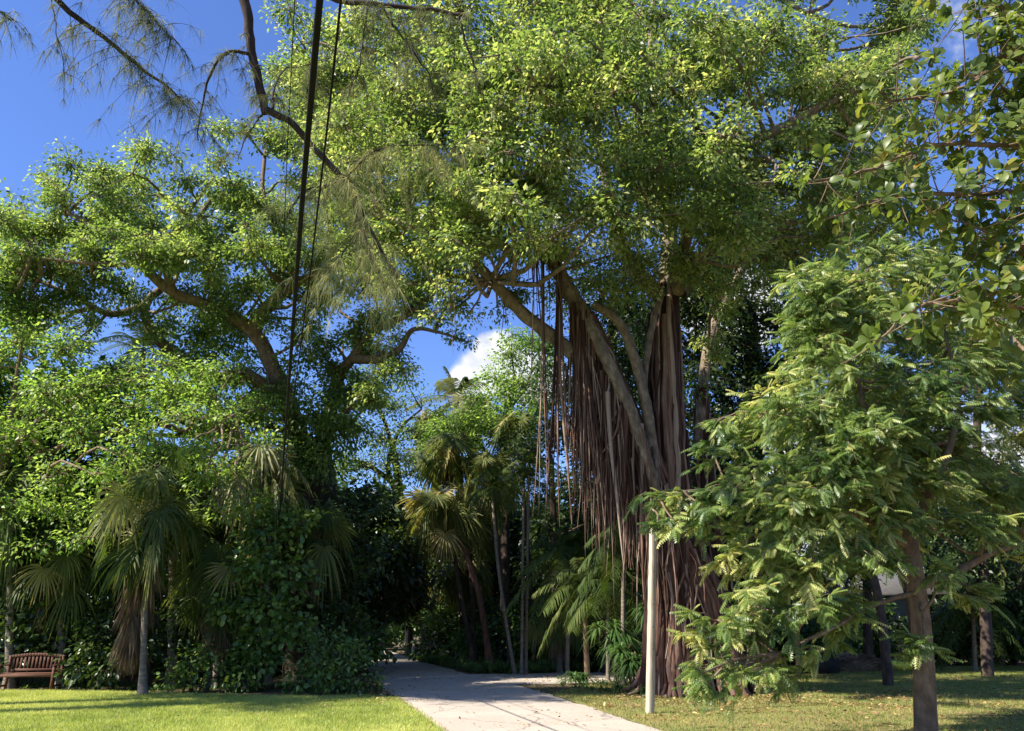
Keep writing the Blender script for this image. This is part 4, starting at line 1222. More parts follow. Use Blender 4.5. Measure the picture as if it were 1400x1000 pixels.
    for P, n, ln, k in [(B1[8:], 34, 1.2, 12), (B10[4:], 46, .9, 12), (B11, 20, 1.1, 10), (B12, 18, 1.15, 9), (B13, 16, 1.2, 9), (B7, 5, .7, 10)]:
        needles(P, n, ln, k, v=.62)
    lm.build('branches', M['casuarina_bark'], t)
    nl.build('needles', M['needle'], t, smooth=False)


casuarina()


# ------------------------------------------------------------------ palms
def fan_leaf(mb, g, p, d, pet, Rr, droop, v, nseg=30, span=2.1, pm=None, wid=.9):
    """one fan leaf: petiole from p along d, pleated blade of pointed segments with hanging tips"""
    d = nrm(d)
    q = np.linspace(0, 1, 5)[:, None]
    P = p + d * pet * q + A(0, 0, -.18 * pet) * q ** 2
    (pm or mb).add(*ribbon(P, .022), v)
    e = P[-1]
    ax = nrm(P[-1] - P[-2] + A(0, 0, -.25))
    sd = nrm(np.cross(A(0, 0, 1), ax) + g.normal(0, .38, 3))
    sd = nrm(sd - ax * (sd @ ax))
    nz = nrm(np.cross(ax, sd))
    th = np.linspace(-span, span, nseg) + g.normal(0, .02, nseg)
    ln = Rr * (.80 + .22 * np.cos(th * .8)) * g.uniform(.78, 1.1, nseg)
    dirs = np.cos(th)[:, None] * ax + np.sin(th)[:, None] * sd
    dth = 2 * span / nseg
    s = np.array([.03, .3, .55, .78, 1.0])
    w = np.array([.03, .3, .52, .40, .03]) * dth * .5 * wid
    perp = -np.sin(th)[:, None] * ax + np.cos(th)[:, None] * sd
    dr = droop * g.uniform(.4, 1.5, nseg)
    ctr = e + dirs[:, None] * (ln[:, None] * s)[..., None] + A(0, 0, -1) * (ln[:, None] * dr[:, None] * np.maximum(s - .35, 0) ** 1.6)[..., None] * 1.9
    ctr = ctr + nz * (.10 * np.abs(np.sin(th))[:, None] * (ln[:, None] * s))[..., None]
    o = perp[:, None] * (ln[:, None] * w)[..., None]
    pl = nz[None, None] * (np.where(np.arange(nseg) % 2, 1, -1)[:, None] * ln[:, None] * w * .45)[..., None]
    V = np.stack([ctr - o - pl, ctr + o + pl], 2)        # nseg,5,2,3
    base_i = np.arange(nseg)[:, None] * 10 + np.arange(4)[None] * 2
    Q = np.stack([base_i, base_i + 1, base_i + 3, base_i + 2], -1).reshape(-1, 4)
    a = np.clip(v + g.normal(0, .06, (nseg, 1)) + np.array([0, 0, .02, .06, .16])[None], 0, 1)
    mb.add(V.reshape(-1, 3), Q, np.repeat(a.reshape(-1), 2))


def ribbon(P, w):
    T = nrm(np.gradient(P, axis=0))
    sd = nrm(np.cross(T, A(.21, .13, 1)))
    nn = np.cross(sd, T)
    m = len(P)
    ww = np.linspace(w, w * .5, m)[:, None]
    V = np.concatenate([P - sd * ww, P + nn * ww, P + sd * ww])
    F_ = [[k, k + 1, m + k + 1, m + k] for k in range(m - 1)] + [[m + k, m + k + 1, 2 * m + k + 1, 2 * m + k] for k in range(m - 1)]
    return V, F_


def fan_palm(label, base, crown, r_trunk, Rr, pet, n, seed, mat='palm_leaf', dead=10, skirt=None, droop=.6, cat='palm', group='fan palms', lean=None, v=.45, elo=-60, bark='palm_bark'):
    g = np.random.default_rng(seed)
    t = empty('fan_palm', base, label, cat, group)
    tr = MB()
    mid = (base + crown) / 2 + (lean if lean is not None else 0)
    P = spline([base + A(0, 0, -.05), mid, crown], 26)
    rr = np.interp(np.linspace(0, 1, 26), [0, .06, .15, .9, 1], [1.9, 1.4, 1.05, .95, 1.3]) * r_trunk
    tube(tr, P, rr, 10, .5, g, .06)
    tr.build('trunk', M[bark], t)
    lv, pt = MB(), MB()
    for k in range(n):
        az = k * 2.399 + g.normal(0, .2)
        el = R(g.uniform(elo, 78)) if k > 4 else R(g.uniform(60, 85))
        d = A(math.cos(az) * math.cos(el), math.sin(az) * math.cos(el), math.sin(el))
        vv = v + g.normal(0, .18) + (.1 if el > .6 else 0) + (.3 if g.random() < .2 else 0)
        fan_leaf(lv, g, crown + d * .1 - A(0, 0, g.uniform(0, .5)), d, pet * g.uniform(.6, 1.3), Rr * g.uniform(.75, 1.15), droop * g.uniform(.35, 1.3) * (.40 if el > .25 else 1.0), np.clip(vv, .05, .95), pm=pt)
    pt.build('leaf_stalks', M[mat], t)
    lv.build('fronds', M[mat], t, smooth=False)
    if dead:
        dm = MB()
        for k in range(dead):
            z0, z1 = (0.0, -.3) if skirt is None else (0, -skirt)
            az = k * 2.399 + g.normal(0, .3)
            f = g.random()
            p = crown * (1 - f * .0) + A(0, 0, z0 * (1 - f) + z1 * f)
            el = R(g.uniform(-88, -70))
            d = A(math.cos(az) * math.cos(el), math.sin(az) * math.cos(el), math.sin(el))
            fan_leaf(dm, g, p + A(math.cos(az), math.sin(az), 0) * r_trunk, d, pet * .35, Rr * g.uniform(.75, 1.05), .5, np.clip(g.normal(.45, .2), 0, 1), 22, .55, wid=1.3)
        dm.build('dead_fronds', M['dead_palm'], t, smooth=False)
    return t


def feather_leaf(mb, g, p, az, el, L, droop, v, nl=44, ll=.5, hang=.5, w=.022):
    d = A(math.cos(az) * math.cos(el), math.sin(az) * math.cos(el), math.sin(el))
    q = np.linspace(0, 1, 14)[:, None]
    P = p + d * L * q + A(0, 0, -droop * L) * q ** 2
    mb.add(*ribbon(P, .018 * L / 2), v)
    u = np.linspace(.12, 1, nl)
    ii = u * 13
    i0 = np.minimum(ii.astype(int), 12)
    f = (ii - i0)[:, None]
    c = P[i0] * (1 - f) + P[i0 + 1] * f
    T = nrm(P[i0 + 1] - P[i0])
    sd = nrm(np.cross(T, A(0, 0, 1)))
    lw = ll * np.sin(np.pi * (.12 + .80 * u)) ** .6
    for s in (-1, 1):
        dd = nrm(sd * s + T * .55 + g.normal(0, .08, (nl, 3)) + A(0, 0, .15))
        l = (lw * g.uniform(.85, 1.1, nl))[:, None]
        m1 = c + dd * l * .5 + A(0, 0, -hang * .18) * l
        e = c + dd * l + A(0, 0, -hang * .8) * l
        wv = nrm(np.cross(dd, A(0, 0, 1)) * .6 + T * .6) * w
        V = np.stack([c - wv * .5, c + wv * .5, m1 + wv, m1 - wv, e + wv * .1, e - wv * .1], 1)
        Q = (np.arange(nl)[:, None, None] * 6 + np.array([[0, 1, 2, 3], [3, 2, 4, 5]])[None]).reshape(-1, 4)
        mb.add(V.reshape(-1, 3), Q, np.repeat(np.clip(v + g.normal(0, .08, nl), 0, 1), 6))


def feather_palm(name, label, base, crown, r_trunk, L, n, seed, mat='palm_leaf', droop=.5, ll=.5, nl=44, hang=.5, w=.022, group=None, v=.5, elo=-25, lean=None, bark='palm_bark', shaft=False):
    g = np.random.default_rng(seed)
    t = empty(name, base, label, 'palm', group)
    tr = MB()
    mid = (base + crown) / 2 + (lean if lean is not None else 0)
    P = spline([base + A(0, 0, -.05), mid, crown], 26)
    rr = np.interp(np.linspace(0, 1, 26), [0, .06, .9, 1], [1.8, 1.1, .85, .8]) * r_trunk
    tube(tr, P, rr, 9, .5, g, .05)
    tr.build('trunk', M[bark], t)
    if shaft:
        s_ = MB()
        tube(s_, spline([crown - A(0, 0, .05), crown + A(0, 0, .5)], 8), np.linspace(r_trunk * 1.15, r_trunk * .6, 8), 9, .5)
        s_.build('crownshaft', M[mat], t)
    lv = MB()
    for k in range(n):
        az = k * 2.399 + g.normal(0, .25)
        el = R(np.interp(k / max(1, n - 1), [0, 1], [80, elo]) + g.normal(0, 8))
        feather_leaf(lv, g, crown + A(0, 0, .05), az, el, L * g.uniform(.8, 1.1), droop * g.uniform(.7, 1.3), np.clip(v + g.normal(0, .12), 0, 1), nl, ll, hang, w)
    lv.build('fronds', M[mat], t, smooth=False)
    return t


def strap_clump(mb, g, p, n, L, wid, v, el=(25, 80), droop=.6):
    az = g.uniform(0, 6.28, n)
    e = np.radians(g.uniform(*el, n))
    d = np.column_stack([np.cos(az) * np.cos(e), np.sin(az) * np.cos(e), np.sin(e)])
    l = L * g.uniform(.6, 1.15, n)
    s = np.linspace(0, 1, 5)
    ctr = p + d[:, None] * (l[:, None] * s)[..., None] + A(0, 0, -1) * (droop * l[:, None] * s ** 2)[..., None]
    sd = nrm(np.cross(d, A(0, 0, 1)))
    w = np.array([.5, 1, 1, .7, .05]) * wid
    o = sd[:, None] * w[None, :, None]
    V = np.stack([ctr - o, ctr + o], 2)
    bi = np.arange(n)[:, None] * 10 + np.arange(4)[None] * 2
    Q = np.stack([bi, bi + 1, bi + 3, bi + 2], -1).reshape(-1, 4)
    mb.add(V.reshape(-1, 3), Q, np.repeat(np.clip(v + g.normal(0, .12, n), 0, 1), 10))


def gx(x, Y):
    return A(C(x, 900, Y)[0], Y, 0)


# left fan palms
FP = 'fan palms of the left thicket'
fan_palm('lone fan palm on the lawn edge with a brown skirt of dead leaves', A(G(195, 951)[0], G(195, 951)[1], 0), C(207, 690, 21.6), .078, .85, .85, 46, 801, dead=90, skirt=2.9, droop=.75, group=FP, lean=A(-.05, 0, 0), v=.36, elo=-80)
fan_palm('fan palm with one big dark round leaf raised above the thicket', gx(240, 24.2), C(238, 650, 24), .13, .95, .9, 30, 802, dead=6, droop=.5, group=FP, v=.28, elo=-55)
_o = bpy.data.objects['fan_palm.001']
_mb = MB()
fan_leaf(_mb, np.random.default_rng(8021), C(238, 636, 22.1), A(0.05, -.12, 1), .45, .82, .08, .22, 40, 2.7)
_mb.build('raised_frond', M['palm_leaf'], _o, smooth=False, label='big round dark leaf held upright')
fan_palm('fan palm with pale silvery drooping leaves near the hanging cable', gx(365, 24.5), C(358, 650, 24.2), .14, .95, .9, 38, 803, 'pale_palm', dead=12, droop=1.2, group=FP, v=.5, elo=-60)
fan_palm('fan palm with dark leaves at the left edge of the photo', gx(20, 23.6), C(15, 680, 23.4), .10, .9, .9, 34, 804, dead=12, droop=.9, group=FP, v=.33, elo=-75)
fan_palm('fan palm deep in shade with a hanging brown leaf cluster', gx(300, 23.8), C(304, 780, 23.4), .11, .8, .7, 24, 805, dead=14, skirt=1.2, droop=.9, group=FP, v=.3, elo=-65)
fan_palm('short fan palm in deep shade left of the lone palm', gx(90, 24.0), C(85, 750, 23.8), .11, .85, .8, 28, 806, dead=12, skirt=.9, droop=.9, group=FP, v=.3, elo=-75)
fan_palm('dark fan palm just left of the road shrub', gx(430, 25.5), C(432, 720, 25.2), .12, .85, .8, 26, 807, dead=8, droop=.9, group=FP, v=.3, elo=-65)
# middle fan palms
FM = 'fan palms beyond the road'
fan_palm('tall fan palm with a green crown below the white cloud', gx(650, 34), C(615, 618, 34), .10, .85, .85, 44, 811, bark='dark_bark', dead=10, droop=.6, group=FM, v=.55, lean=A(-.3, 0, 0))
fan_palm('fan palm with a leaning red-brown trunk behind the thin leaning trunk', gx(672, 32.5), C(604, 690, 33.4), .12, .9, .9, 48, 812, bark='red_bark', dead=20, skirt=.8, droop=.75, group=FM, v=.58, elo=-65, lean=A(.35, 0, .2))
fan_palm('yellowing fan palm with straw-coloured leaves beside the road', gx(582, 50), C(564, 765, 50), .15, 1.25, 1.2, 34, 813, 'pale_palm', dead=18, skirt=.6, droop=.9, group=FM, v=.25, elo=-60)
fan_palm('dark fan palm high beside the banyan roots', gx(700, 33.5), C(668, 640, 33.5), .10, .8, .8, 40, 814, bark='dark_bark', dead=10, droop=.65, group=FM, v=.5, elo=-65)
fan_palm('silver fan palm showing pale against the cloud', gx(640, 41), C(645, 565, 41), .16, 1.1, 1.0, 24, 815, 'pale_palm', dead=4, droop=.3, group=FM, v=.5, elo=-20)
fan_palm('short fan palm in the shade behind the metal rack', gx(765, 31.5), C(765, 845, 31.3), .10, .75, .7, 24, 816, dead=6, droop=.6, group=FM, v=.5, elo=-40)
fan_palm('dusky fan palm at the middle of the far thicket', gx(632, 40), C(632, 760, 40), .12, .95, .95, 44, 817, bark='dark_bark', dead=16, skirt=.8, droop=.8, group=FM, v=.55, elo=-65)
fan_palm('fan palm with brown-tipped leaves just above the straw-coloured one', gx(600, 46), C(578, 715, 46), .15, 1.15, 1.1, 32, 818, dead=14, skirt=.6, droop=.8, group=FM, v=.42, elo=-60)
fan_palm('slender fan palm whose crown stands in the sky gap beyond the road', gx(655, 42), C(592, 585, 42), .10, .95, .95, 34, 831, dead=8, droop=.5, group=FM, v=.5, lean=A(-.6, 0, 0), bark='dark_bark', elo=-45)
fan_palm('slender fan palm rising left of the hanging roots, top in sunlight', gx(735, 36), C(708, 585, 36), .09, .85, .85, 34, 832, dead=8, droop=.6, group=FM, v=.45, bark='dark_bark', elo=-55)
fan_palm('medium fan palm between the leaning trunks and the straw-coloured one', gx(650, 36), C(640, 700, 36), .10, .85, .85, 36, 833, dead=14, droop=.7, group=FM, v=.5, bark='dark_bark', elo=-60)
# coconut and thin-stemmed palms
feather_palm('coconut_palm', 'coconut palm with feathery fronds against the blue gap', gx(640, 44), C(622, 548, 44), .15, 3.2, 18, 821, droop=.55, ll=.75, nl=50, hang=.8, w=.03, v=.55)
feather_palm('feather_palm', 'feathery palm top silhouetted in the sky gap left of the fig trunk', gx(200, 36), C(195, 480, 36), .16, 3.0, 18, 822, droop=.6, ll=.7, nl=48, hang=.7, w=.026, v=.25)
tb = G(704, 922)
feather_palm('slim_palm', 'slim palm with a pale leaning trunk beside the driveway', tb, C(672, 668, 31), .065, 1.5, 13, 823, droop=.6, ll=.42, nl=34, hang=.7, group='slim palms beside the driveway', v=.4, lean=A(-.12, 0, 0), shaft=True)
tb = G(713, 923)
feather_palm('slim_palm', 'left trunk of the close pair of slim upright palms', tb, C(716, 655, 31), .052, 1.5, 13, 824, droop=.6, ll=.42, nl=34, hang=.7, group='slim palms beside the driveway', v=.4, shaft=True)
tb = G(719, 922)
feather_palm('slim_palm', 'right trunk of the close pair of slim upright palms', tb, C(723, 640, 31.1), .052, 1.5, 13, 825, droop=.6, ll=.42, nl=34, hang=.7, group='slim palms beside the driveway', v=.42, shaft=True)
tb = G(803, 927)
feather_palm('slim_palm', 'small palm with a dark bare trunk left of the pale post', tb, C(798, 800, 27.6), .085, 1.7, 18, 826, droop=.7, ll=.5, nl=36, hang=.9, group='small palms under the banyan', v=.5, bark='brown_bark', w=.028)
feather_palm('areca_palm', 'bushy palm with long arching fronds under the hanging roots', gx(830, 26.5), C(832, 800, 26.3), .06, 1.5, 26, 827, 'palm_leaf', droop=.75, ll=.5, nl=36, hang=1.0, w=.024, group='small palms under the banyan', v=.3)
feather_palm('areca_palm', 'dark bushy palm behind the small bare trunk', gx(775, 30), C(778, 760, 30), .07, 2.2, 22, 828, droop=.7, ll=.55, nl=36, hang=.9, w=.03, group='small palms under the banyan', v=.35)
feather_palm('areca_palm', 'feathery palm against the banyan trunk, left side', gx(850, 24.5), C(852, 735, 24.4), .06, 1.3, 24, 829, 'palm_leaf', droop=.75, ll=.5, nl=34, hang=.9, w=.028, group='small palms under the banyan', v=.28)
feather_palm('areca_palm', 'dark feathery palm at the foot of the evergreen behind the banyan', gx(1090, 29), C(1085, 800, 29), .08, 2.2, 20, 830, droop=.7, ll=.55, nl=34, hang=.9, w=.03, group='small palms under the banyan', v=.35)
feather_palm('areca_palm', 'dark feathery palm in front of the grey wall', gx(1330, 32), C(1330, 830, 32), .08, 1.9, 20, 831, droop=.7, ll=.5, nl=34, hang=.9, w=.03, group='small palms under the banyan', v=.3)

# cordyline-like plants, ground cover
SP = 'strap-leaved plants near the banyan'
for i, (x, Y, h, n, L, lb) in enumerate([(842, 24.6, 1.5, 60, .75, 'leafy cordyline cluster left of the pale post, tallest of the stemmed clumps'), (865, 23.4, 1.0, 44, .65, 'cordyline clump hard against the left foot of the banyan'),
                                         (800, 25.2, .15, 60, .7, 'low dark strap-leaved clump at the end of the grass'), (900, 23.8, 2.1, 46, .6, 'stemmed strap-leaf plant behind the pale post'), (880, 21.3, .1, 34, .5, 'pale green sprout of strap leaves at the foot of the banyan')]):
    g = np.random.default_rng(860 + i)
    bs = gx(x, Y)
    t = empty('strap_plant', bs, lb, 'plant', SP)
    if h > .3:
        st = MB()
        for k in range(4):
            e = bs + A(g.normal(0, .25), g.normal(0, .2), h * g.uniform(.75, 1.05))
            tube(st, spline([bs + A(g.normal(0, .06), g.normal(0, .06), -.03), (bs + e) / 2 + A(g.normal(0, .08), 0, 0), e], 8), np.linspace(.03, .02, 8), 6)
        st.build('stem', M['brown_bark'], t)
    lv = MB()
    for k in range(6 if h > .3 else 2):
        strap_clump(lv, g, bs + A(g.normal(0, .25), g.normal(0, .2), max(.05, h * g.uniform(.6, 1.05))), n, L, .030, np.clip(g.normal(.5, .15), 0, 1), (-20, 80) if h > .3 else (20, 80), .7)
    lv.build('foliage', M['strap_leaf'], t, smooth=False)

g = np.random.default_rng(880)
mb = MB()
for k in range(640):
    x = g.uniform(560, 960)
    lo = np.interp(x, [560, 600, 640, 700, 760, 960], [902, 911, 920, 922, 920, 916])
    y = lo - g.random() ** 1.5 * 22
    p = G(x, y)
    if p[1] > 60:
        continue
    strap_clump(mb, g, p, 30, .72 * g.uniform(.5, 1.25), .020, np.clip(g.normal(.78, .22), 0, 1), (30, 85), .5)
for k in range(130):
    x = g.uniform(760, 930)
    p = G(x, np.interp(x, [760, 850, 930], [941, 948, 951]) - g.random() * 14)
    strap_clump(mb, g, p, 12, .3 * g.uniform(.5, 1.2), .012, np.clip(g.normal(.4, .2), 0, 1), (30, 85), .5)
tag(mb.build('ground_cover', M['strap_leaf'], smooth=False), 'low tufts of strap leaves along the far side of the driveway', 'ground cover', kind='stuff')
mb = MB()
for k in range(420):
    x = g.uniform(-60, 520)
    p = G(x, np.interp(x, [-60, 200, 520], [941, 946, 948]) - g.random() * 10)
    strap_clump(mb, g, p, 9, .3 * g.uniform(.4, 1.2), .013, np.clip(g.normal(.3, .2), 0, 1), (20, 85), .5)
tag(mb.build('ground_cover', M['strap_leaf'], smooth=False), 'dark weedy tufts along the back edge of the bright lawn', 'ground cover', kind='stuff')


# ------------------------------------------------------------------ wooded backdrop: individual trees, three kinds copied
def back_tree(seed, h, r, mat):
    g = np.random.default_rng(seed)
    t = empty('background_tree', A(0, 0, 0), '', 'tree', 'trees of the wooded backdrop')
    tr, nodes = MB(), []
    limb(tr, nodes, g, [A(0, 0, -.1), A(.1, 0, h * .3), A(-.1, .1, h * .6), A(0, 0, h * .85)], .22, .1, 8, .06)
    cl = []
    for k in range(30):
        d = sphere_dirs(g, 1, .1)[0]
        cl.append((A(0, 0, h * .56) + d * A(r, r, h * .43) * g.uniform(.45, .95), r * g.uniform(.28, .42)))
    attach(tr, g, cl, nodes, .05, .02)
    tr.build('trunk', M['dark_bark'], t)
    lv = MB()
    foliage(lv, None, g, cl, 14 / (r / 3) ** 2 * 1.4, 26, .34, .27, .5, DIAMOND, .5, .8, .2, .1, attvar=(.4, .2, .2))
    lv.build('crown', M[mat], t, smooth=False)
    return t


def back_shrub(seed, mat):
    g = np.random.default_rng(seed)
    t = empty('background_shrub', A(0, 0, 0), '', 'shrub', 'low shrubs of the wooded backdrop')
    tr = MB()
    cl = []
    for k in range(16):
        cl.append((A(g.normal(0, 1.1), g.normal(0, .7), g.uniform(.3, 2.3)), g.uniform(.55, .85)))
    for c, r in cl:
        tube(tr, spline([A(0, 0, -.05), A(c[0] * .5, c[1] * .5, c[2] * .6), c], 6), np.linspace(.05, .015, 6), 5)
    tr.build('stem', M['dark_bark'], t)
    lv = MB()
    foliage(lv, None, g, cl, 34, 20, .3, .22, .55, OVAL, .5, .9, .2, .1, attvar=(.4, .2, .2))
    lv.build('foliage', M[mat], t, smooth=False)
    return t


def dup(root, loc, rz, sc, label):
    r = root.copy()
    COL.objects.link(r)
    r.location = loc
    r.rotation_euler = (0, 0, rz)
    r.scale = (sc, sc, sc)
    r['label'] = label
    for ch in list(root.children):
        c = ch.copy()
        COL.objects.link(c)
        c.parent = r
    return r


protos = [back_tree(901, 9, 3.2, 'dark_leaf'), back_tree(902, 10, 3.6, 'shrub_leaf'), back_tree(903, 7, 3.0, 'dark_leaf')]
spots = [(-60, 30, 2, 1.0, 'dark leafy tree behind the bright tree at far left'), (60, 33, 1, 1.0, 'green backdrop tree low behind the left fan palms'), (150, 31, 0, .95, 'dark leafy tree behind the big round palm leaf'),
         (260, 34, 2, 1.1, 'dark backdrop tree between the lone palm and the fig trunk'), (350, 33, 0, .9, 'dark backdrop tree just left of the fig trunk'), (480, 36, 2, 1.1, 'dark backdrop tree between the fig trunk and the road'),
         (430, 44, 1, 1.1, 'backdrop tree far behind the fig trunk'), (560, 72, 1, 1.0, 'far tree closing the end of the road'), (610, 56, 0, 1.0, 'far dark tree beyond the boulders and gate posts'),
         (660, 46, 2, 1.2, 'dark tree behind the thin leaning palm trunk'), (720, 50, 1, 1.1, 'backdrop tree behind the twin slim palms'), (785, 42, 2, 1.15, 'dark tree behind the bushy palms left of the banyan'), (850, 38, 0, .95, 'dark tree directly behind the hanging root curtain'),
         (920, 36, 1, 1.0, 'backdrop tree hidden behind the banyan trunk'), (1000, 40, 2, 1.1, 'dark tree seen low between banyan and feathery tree'), (1090, 52, 0, 1.0, 'tree behind the pale grey house, left end'),
         (1200, 54, 1, 1.0, 'tree behind the pale grey house, middle'), (1310, 50, 0, 1.0, 'tree behind the pale grey house, right end'), (1400, 40, 2, 1.2, 'dark tree at the right edge beyond the fence'), (1480, 34, 1, 1.0, 'tree just outside the right edge of the lawn'),
         (500, 90, 0, 1.3, 'farthest tree left of the road end'), (640, 90, 1, 1.4, 'farthest tree right of the road end'),
         (520, 50, 2, 1.0, 'tree left of the road bend with a pale trunk behind it')]
first = [True] * 3
for i, (x, Y, k, s, lb) in enumerate(spots):
    loc = gx(x, Y)
    if first[k]:
        first[k] = False
        o = protos[k]
        o.location = loc
        o.scale = (s, s, s)
        o.rotation_euler = (0, 0, i * 1.3)
        o['label'] = lb
    else:
        dup(protos[k], loc, i * 1.3, s, lb)
# tall trees beyond the left edge that shade the thicket
for i, (x, y, k, s) in enumerate([(-22, 25, 1, 1.25), (-27, 29, 0, 1.5), (-19.5, 29, 1, 1.35), (-33, 24, 2, 1.6)]):
    dup(protos[k], (x, y, 0), i * 2.1 + .4, s, ['tall tree beyond the left edge beside the bench', 'tallest tree beyond the left edge', 'tree beyond the left edge in front of the fig', 'outermost tree left of the lawn'][i])

sprot = [back_shrub(921, 'dark_leaf'), back_shrub(922, 'shrub_leaf')]
sh = [(-70, 30, 'bench end'), (5, 29, 'bench'), (75, 31, 'stretch right of the bench'), (145, 29, 'shrub with pale glossy leaves'), (215, 32, 'lone palm trunk'), (285, 29.5, 'hanging brown leaf cluster'), (350, 31, 'dark vine column'),
      (410, 30, 'fig trunk foot'), (465, 33, 'road shrub'), (470, 60, 'pale lit ground at the road end'), (545, 95, 'far bend of the road'), (590, 62, 'boulder row'), (630, 43, 'gate side of the far thicket'), (672, 40, 'thin leaning trunk'), (715, 39, 'twin slim palms'),
      (760, 37, 'metal rack'), (805, 36, 'small bare trunk'), (850, 34, 'cordyline clumps'), (905, 33, 'left foot of the banyan'), (965, 34, 'middle of the banyan foot'), (1030, 44, 'drive right of the banyan'), (1085, 38, 'dark mound'),
      (1290, 38, 'near right trunk'), (1385, 37, 'board fence'), (1460, 34, 'fence end outside the photo'), (640, 70, 'dusky fan palm'), (700, 66, 'slim palms, far off'), (1160, 39.5, 'brown brush pile')]
for i, (x, Y, nb) in enumerate(sh):
    lb = 'low dark backdrop shrub behind the ' + nb
    s = 1.0 if Y < 50 else 1.5
    if i < 2:
        sprot[i].location = gx(x, Y)
        sprot[i]['label'] = lb
    else:
        dup(sprot[i % 2], gx(x, Y), i * 1.7, s, lb)
# ------------------------------------------------------------------ far trunk by the road, gate posts, boulders
def far_strangler():
    g = np.random.default_rng(951)
    b = G(516, 886)
    Y = b[1]
    t = empty('strangler_tree', b, 'far reddish ropy trunk beside the end of the road', 'tree')
    tr = MB()
    top = C(512, 770, Y)
    for k in range(14):
        th = g.uniform(0, 6.28)
        r = g.uniform(.1, .75)
        o = A(math.cos(th) * r, math.sin(th) * r, 0)
        tube(tr, spline([b + o * 1.7, (b + top) / 2 + o, top + o * .7], 12), np.linspace(.30, .16, 12) * g.uniform(.6, 1.2), 7, np.clip(g.normal(.5, .3), 0, 1), g, .1)
    nodes = [(top, .3)]
    limb(tr, nodes, g, [top, C(535, 785, Y - 1), C(490, 783, Y - 2), C(478, 786, Y - 2)], .28, .15)
    cl = cls([(510, 745, Y, 2.2), (540, 735, Y, 2.2), (480, 750, Y - 1, 2.0), (525, 700, Y, 2.4), (495, 705, Y, 2.2), (555, 780, Y, 1.8), (470, 800, Y - 1, 1.8), (538, 800, Y, 1.2)])
    attach(tr, g, cl, nodes, .09, .03)
    tr.build('trunk', M['red_bark'], t)
    lv = MB()
    foliage(lv, None, g, cl, 9, 30, .5, .3, .5, DIAMOND, .6, .9, .2)
    lv.build('crown', M['shrub_leaf'], t, smooth=False)


far_strangler()


def rock(mb, g, c, r, sq=.8):
    n, m = 14, 9
    th = np.linspace(0, 2 * math.pi, n, endpoint=False)
    ph = np.linspace(-.45 * math.pi, .5 * math.pi, m)
    fx = g.normal(0, 1, (6, 3))
    V = []
    for p in ph:
        for t_ in th:
            d = A(math.cos(t_) * math.cos(p), math.sin(t_) * math.cos(p), math.sin(p))
            k = 1 + .10 * sum(math.sin(2.2 * float(d @ f) + i) for i, f in enumerate(fx)) / 1.6
            V.append(c + d * A(r, r, r * sq) * k)
    F_ = [[i * n + j, i * n + (j + 1) % n, (i + 1) * n + (j + 1) % n, (i + 1) * n + j] for i in range(m - 1) for j in range(n)]
    mb.add(V, F_, .5)


g = np.random.default_rng(960)
for i, (x, y, r, lb) in enumerate([(571, 897, .42, 'leftmost stone of the boulder row beside the far road'), (580, 897.5, .40, 'second stone from the left in the boulder row'), (590, 898, .44, 'third stone from the left in the boulder row'), (601, 898, .36, 'rightmost stone of the boulder row, half in plants')]):
    mb = MB()
    p = G(x, y)
    rock(mb, g, p + A(0, 0, r * .5), r, 1.2)
    tag(mb.build('boulder', M['stone'], label=None), lb, 'boulder', 'boulders beside the far road')
for i, (x, h, lb, mt) in enumerate([(560, 1.45, 'dark gate post where the far driveway leaves the road', 'dark_bark'), (556, 1.6, 'pale capped gate post just behind the dark one', 'stone')]):
    p = G(x, 896 if i == 0 else 893)
    t = empty('gate_post', p, lb, 'post', 'gate posts by the far road')
    mb = MB()
    box(mb, p + A(0, 0, h / 2), (.26, .26, h), bev=.02)
    mb.build('shaft', M[mt], t, smooth=False)
    mb = MB()
    box(mb, p + A(0, 0, h + .05), (.34, .34, .094), bev=.02)
    mb.build('cap', M[mt], t, smooth=False)


# ------------------------------------------------------------------ pale post
def post():
    g = np.random.default_rng(970)
    b = G(888, 976)
    top = C(893, 713, b[1])
    t = empty('wooden_post', b, 'tall pale bare squared post standing in the grass in front of the banyan', 'post')
    mb = MB()
    m = 26
    f = np.linspace(0, 1, m)
    V = []
    ang = R(24)
    for k in range(m):
        w = (.071 - .012 * f[k]) * (1 + g.normal(0, .004))
        c = b * (1 - f[k]) + top * f[k] + A(0, 0, -.1 * (1 - f[k])) + A(g.normal(0, .002), 0, 0)
        for dx, dy in ((-1, -.82), (-.82, -1), (.82, -1), (1, -.82), (1, .82), (.82, 1), (-.82, 1), (-1, .82)):
            x, y = dx * w, dy * w
            V.append(c + A(x * math.cos(ang) - y * math.sin(ang), x * math.sin(ang) + y * math.cos(ang), 0))
    F_ = [[i * 8 + j, i * 8 + (j + 1) % 8, (i + 1) * 8 + (j + 1) % 8, (i + 1) * 8 + j] for i in range(m - 1) for j in range(8)]
    mb.add(V, F_, .5)
    mb.add(V[-8:], [list(range(8))], .5)
    mb.build('shaft', M['concrete_post'], t, smooth=False)
    for z in (1.62, 2.05, 1.2, 2.7, 3.3):
        q = b * (1 - z / top[2]) + top * (z / top[2])
        k = MB()
        d = A(math.sin(ang) * 1, -math.cos(ang), 0)
        c = A(q[0], q[1], z)
        tube(k, [c + d * .054, c + d * .078], [.013, .011], 7, .5, cap=True)
        k.build('bolt', M['iron'], t)


post()


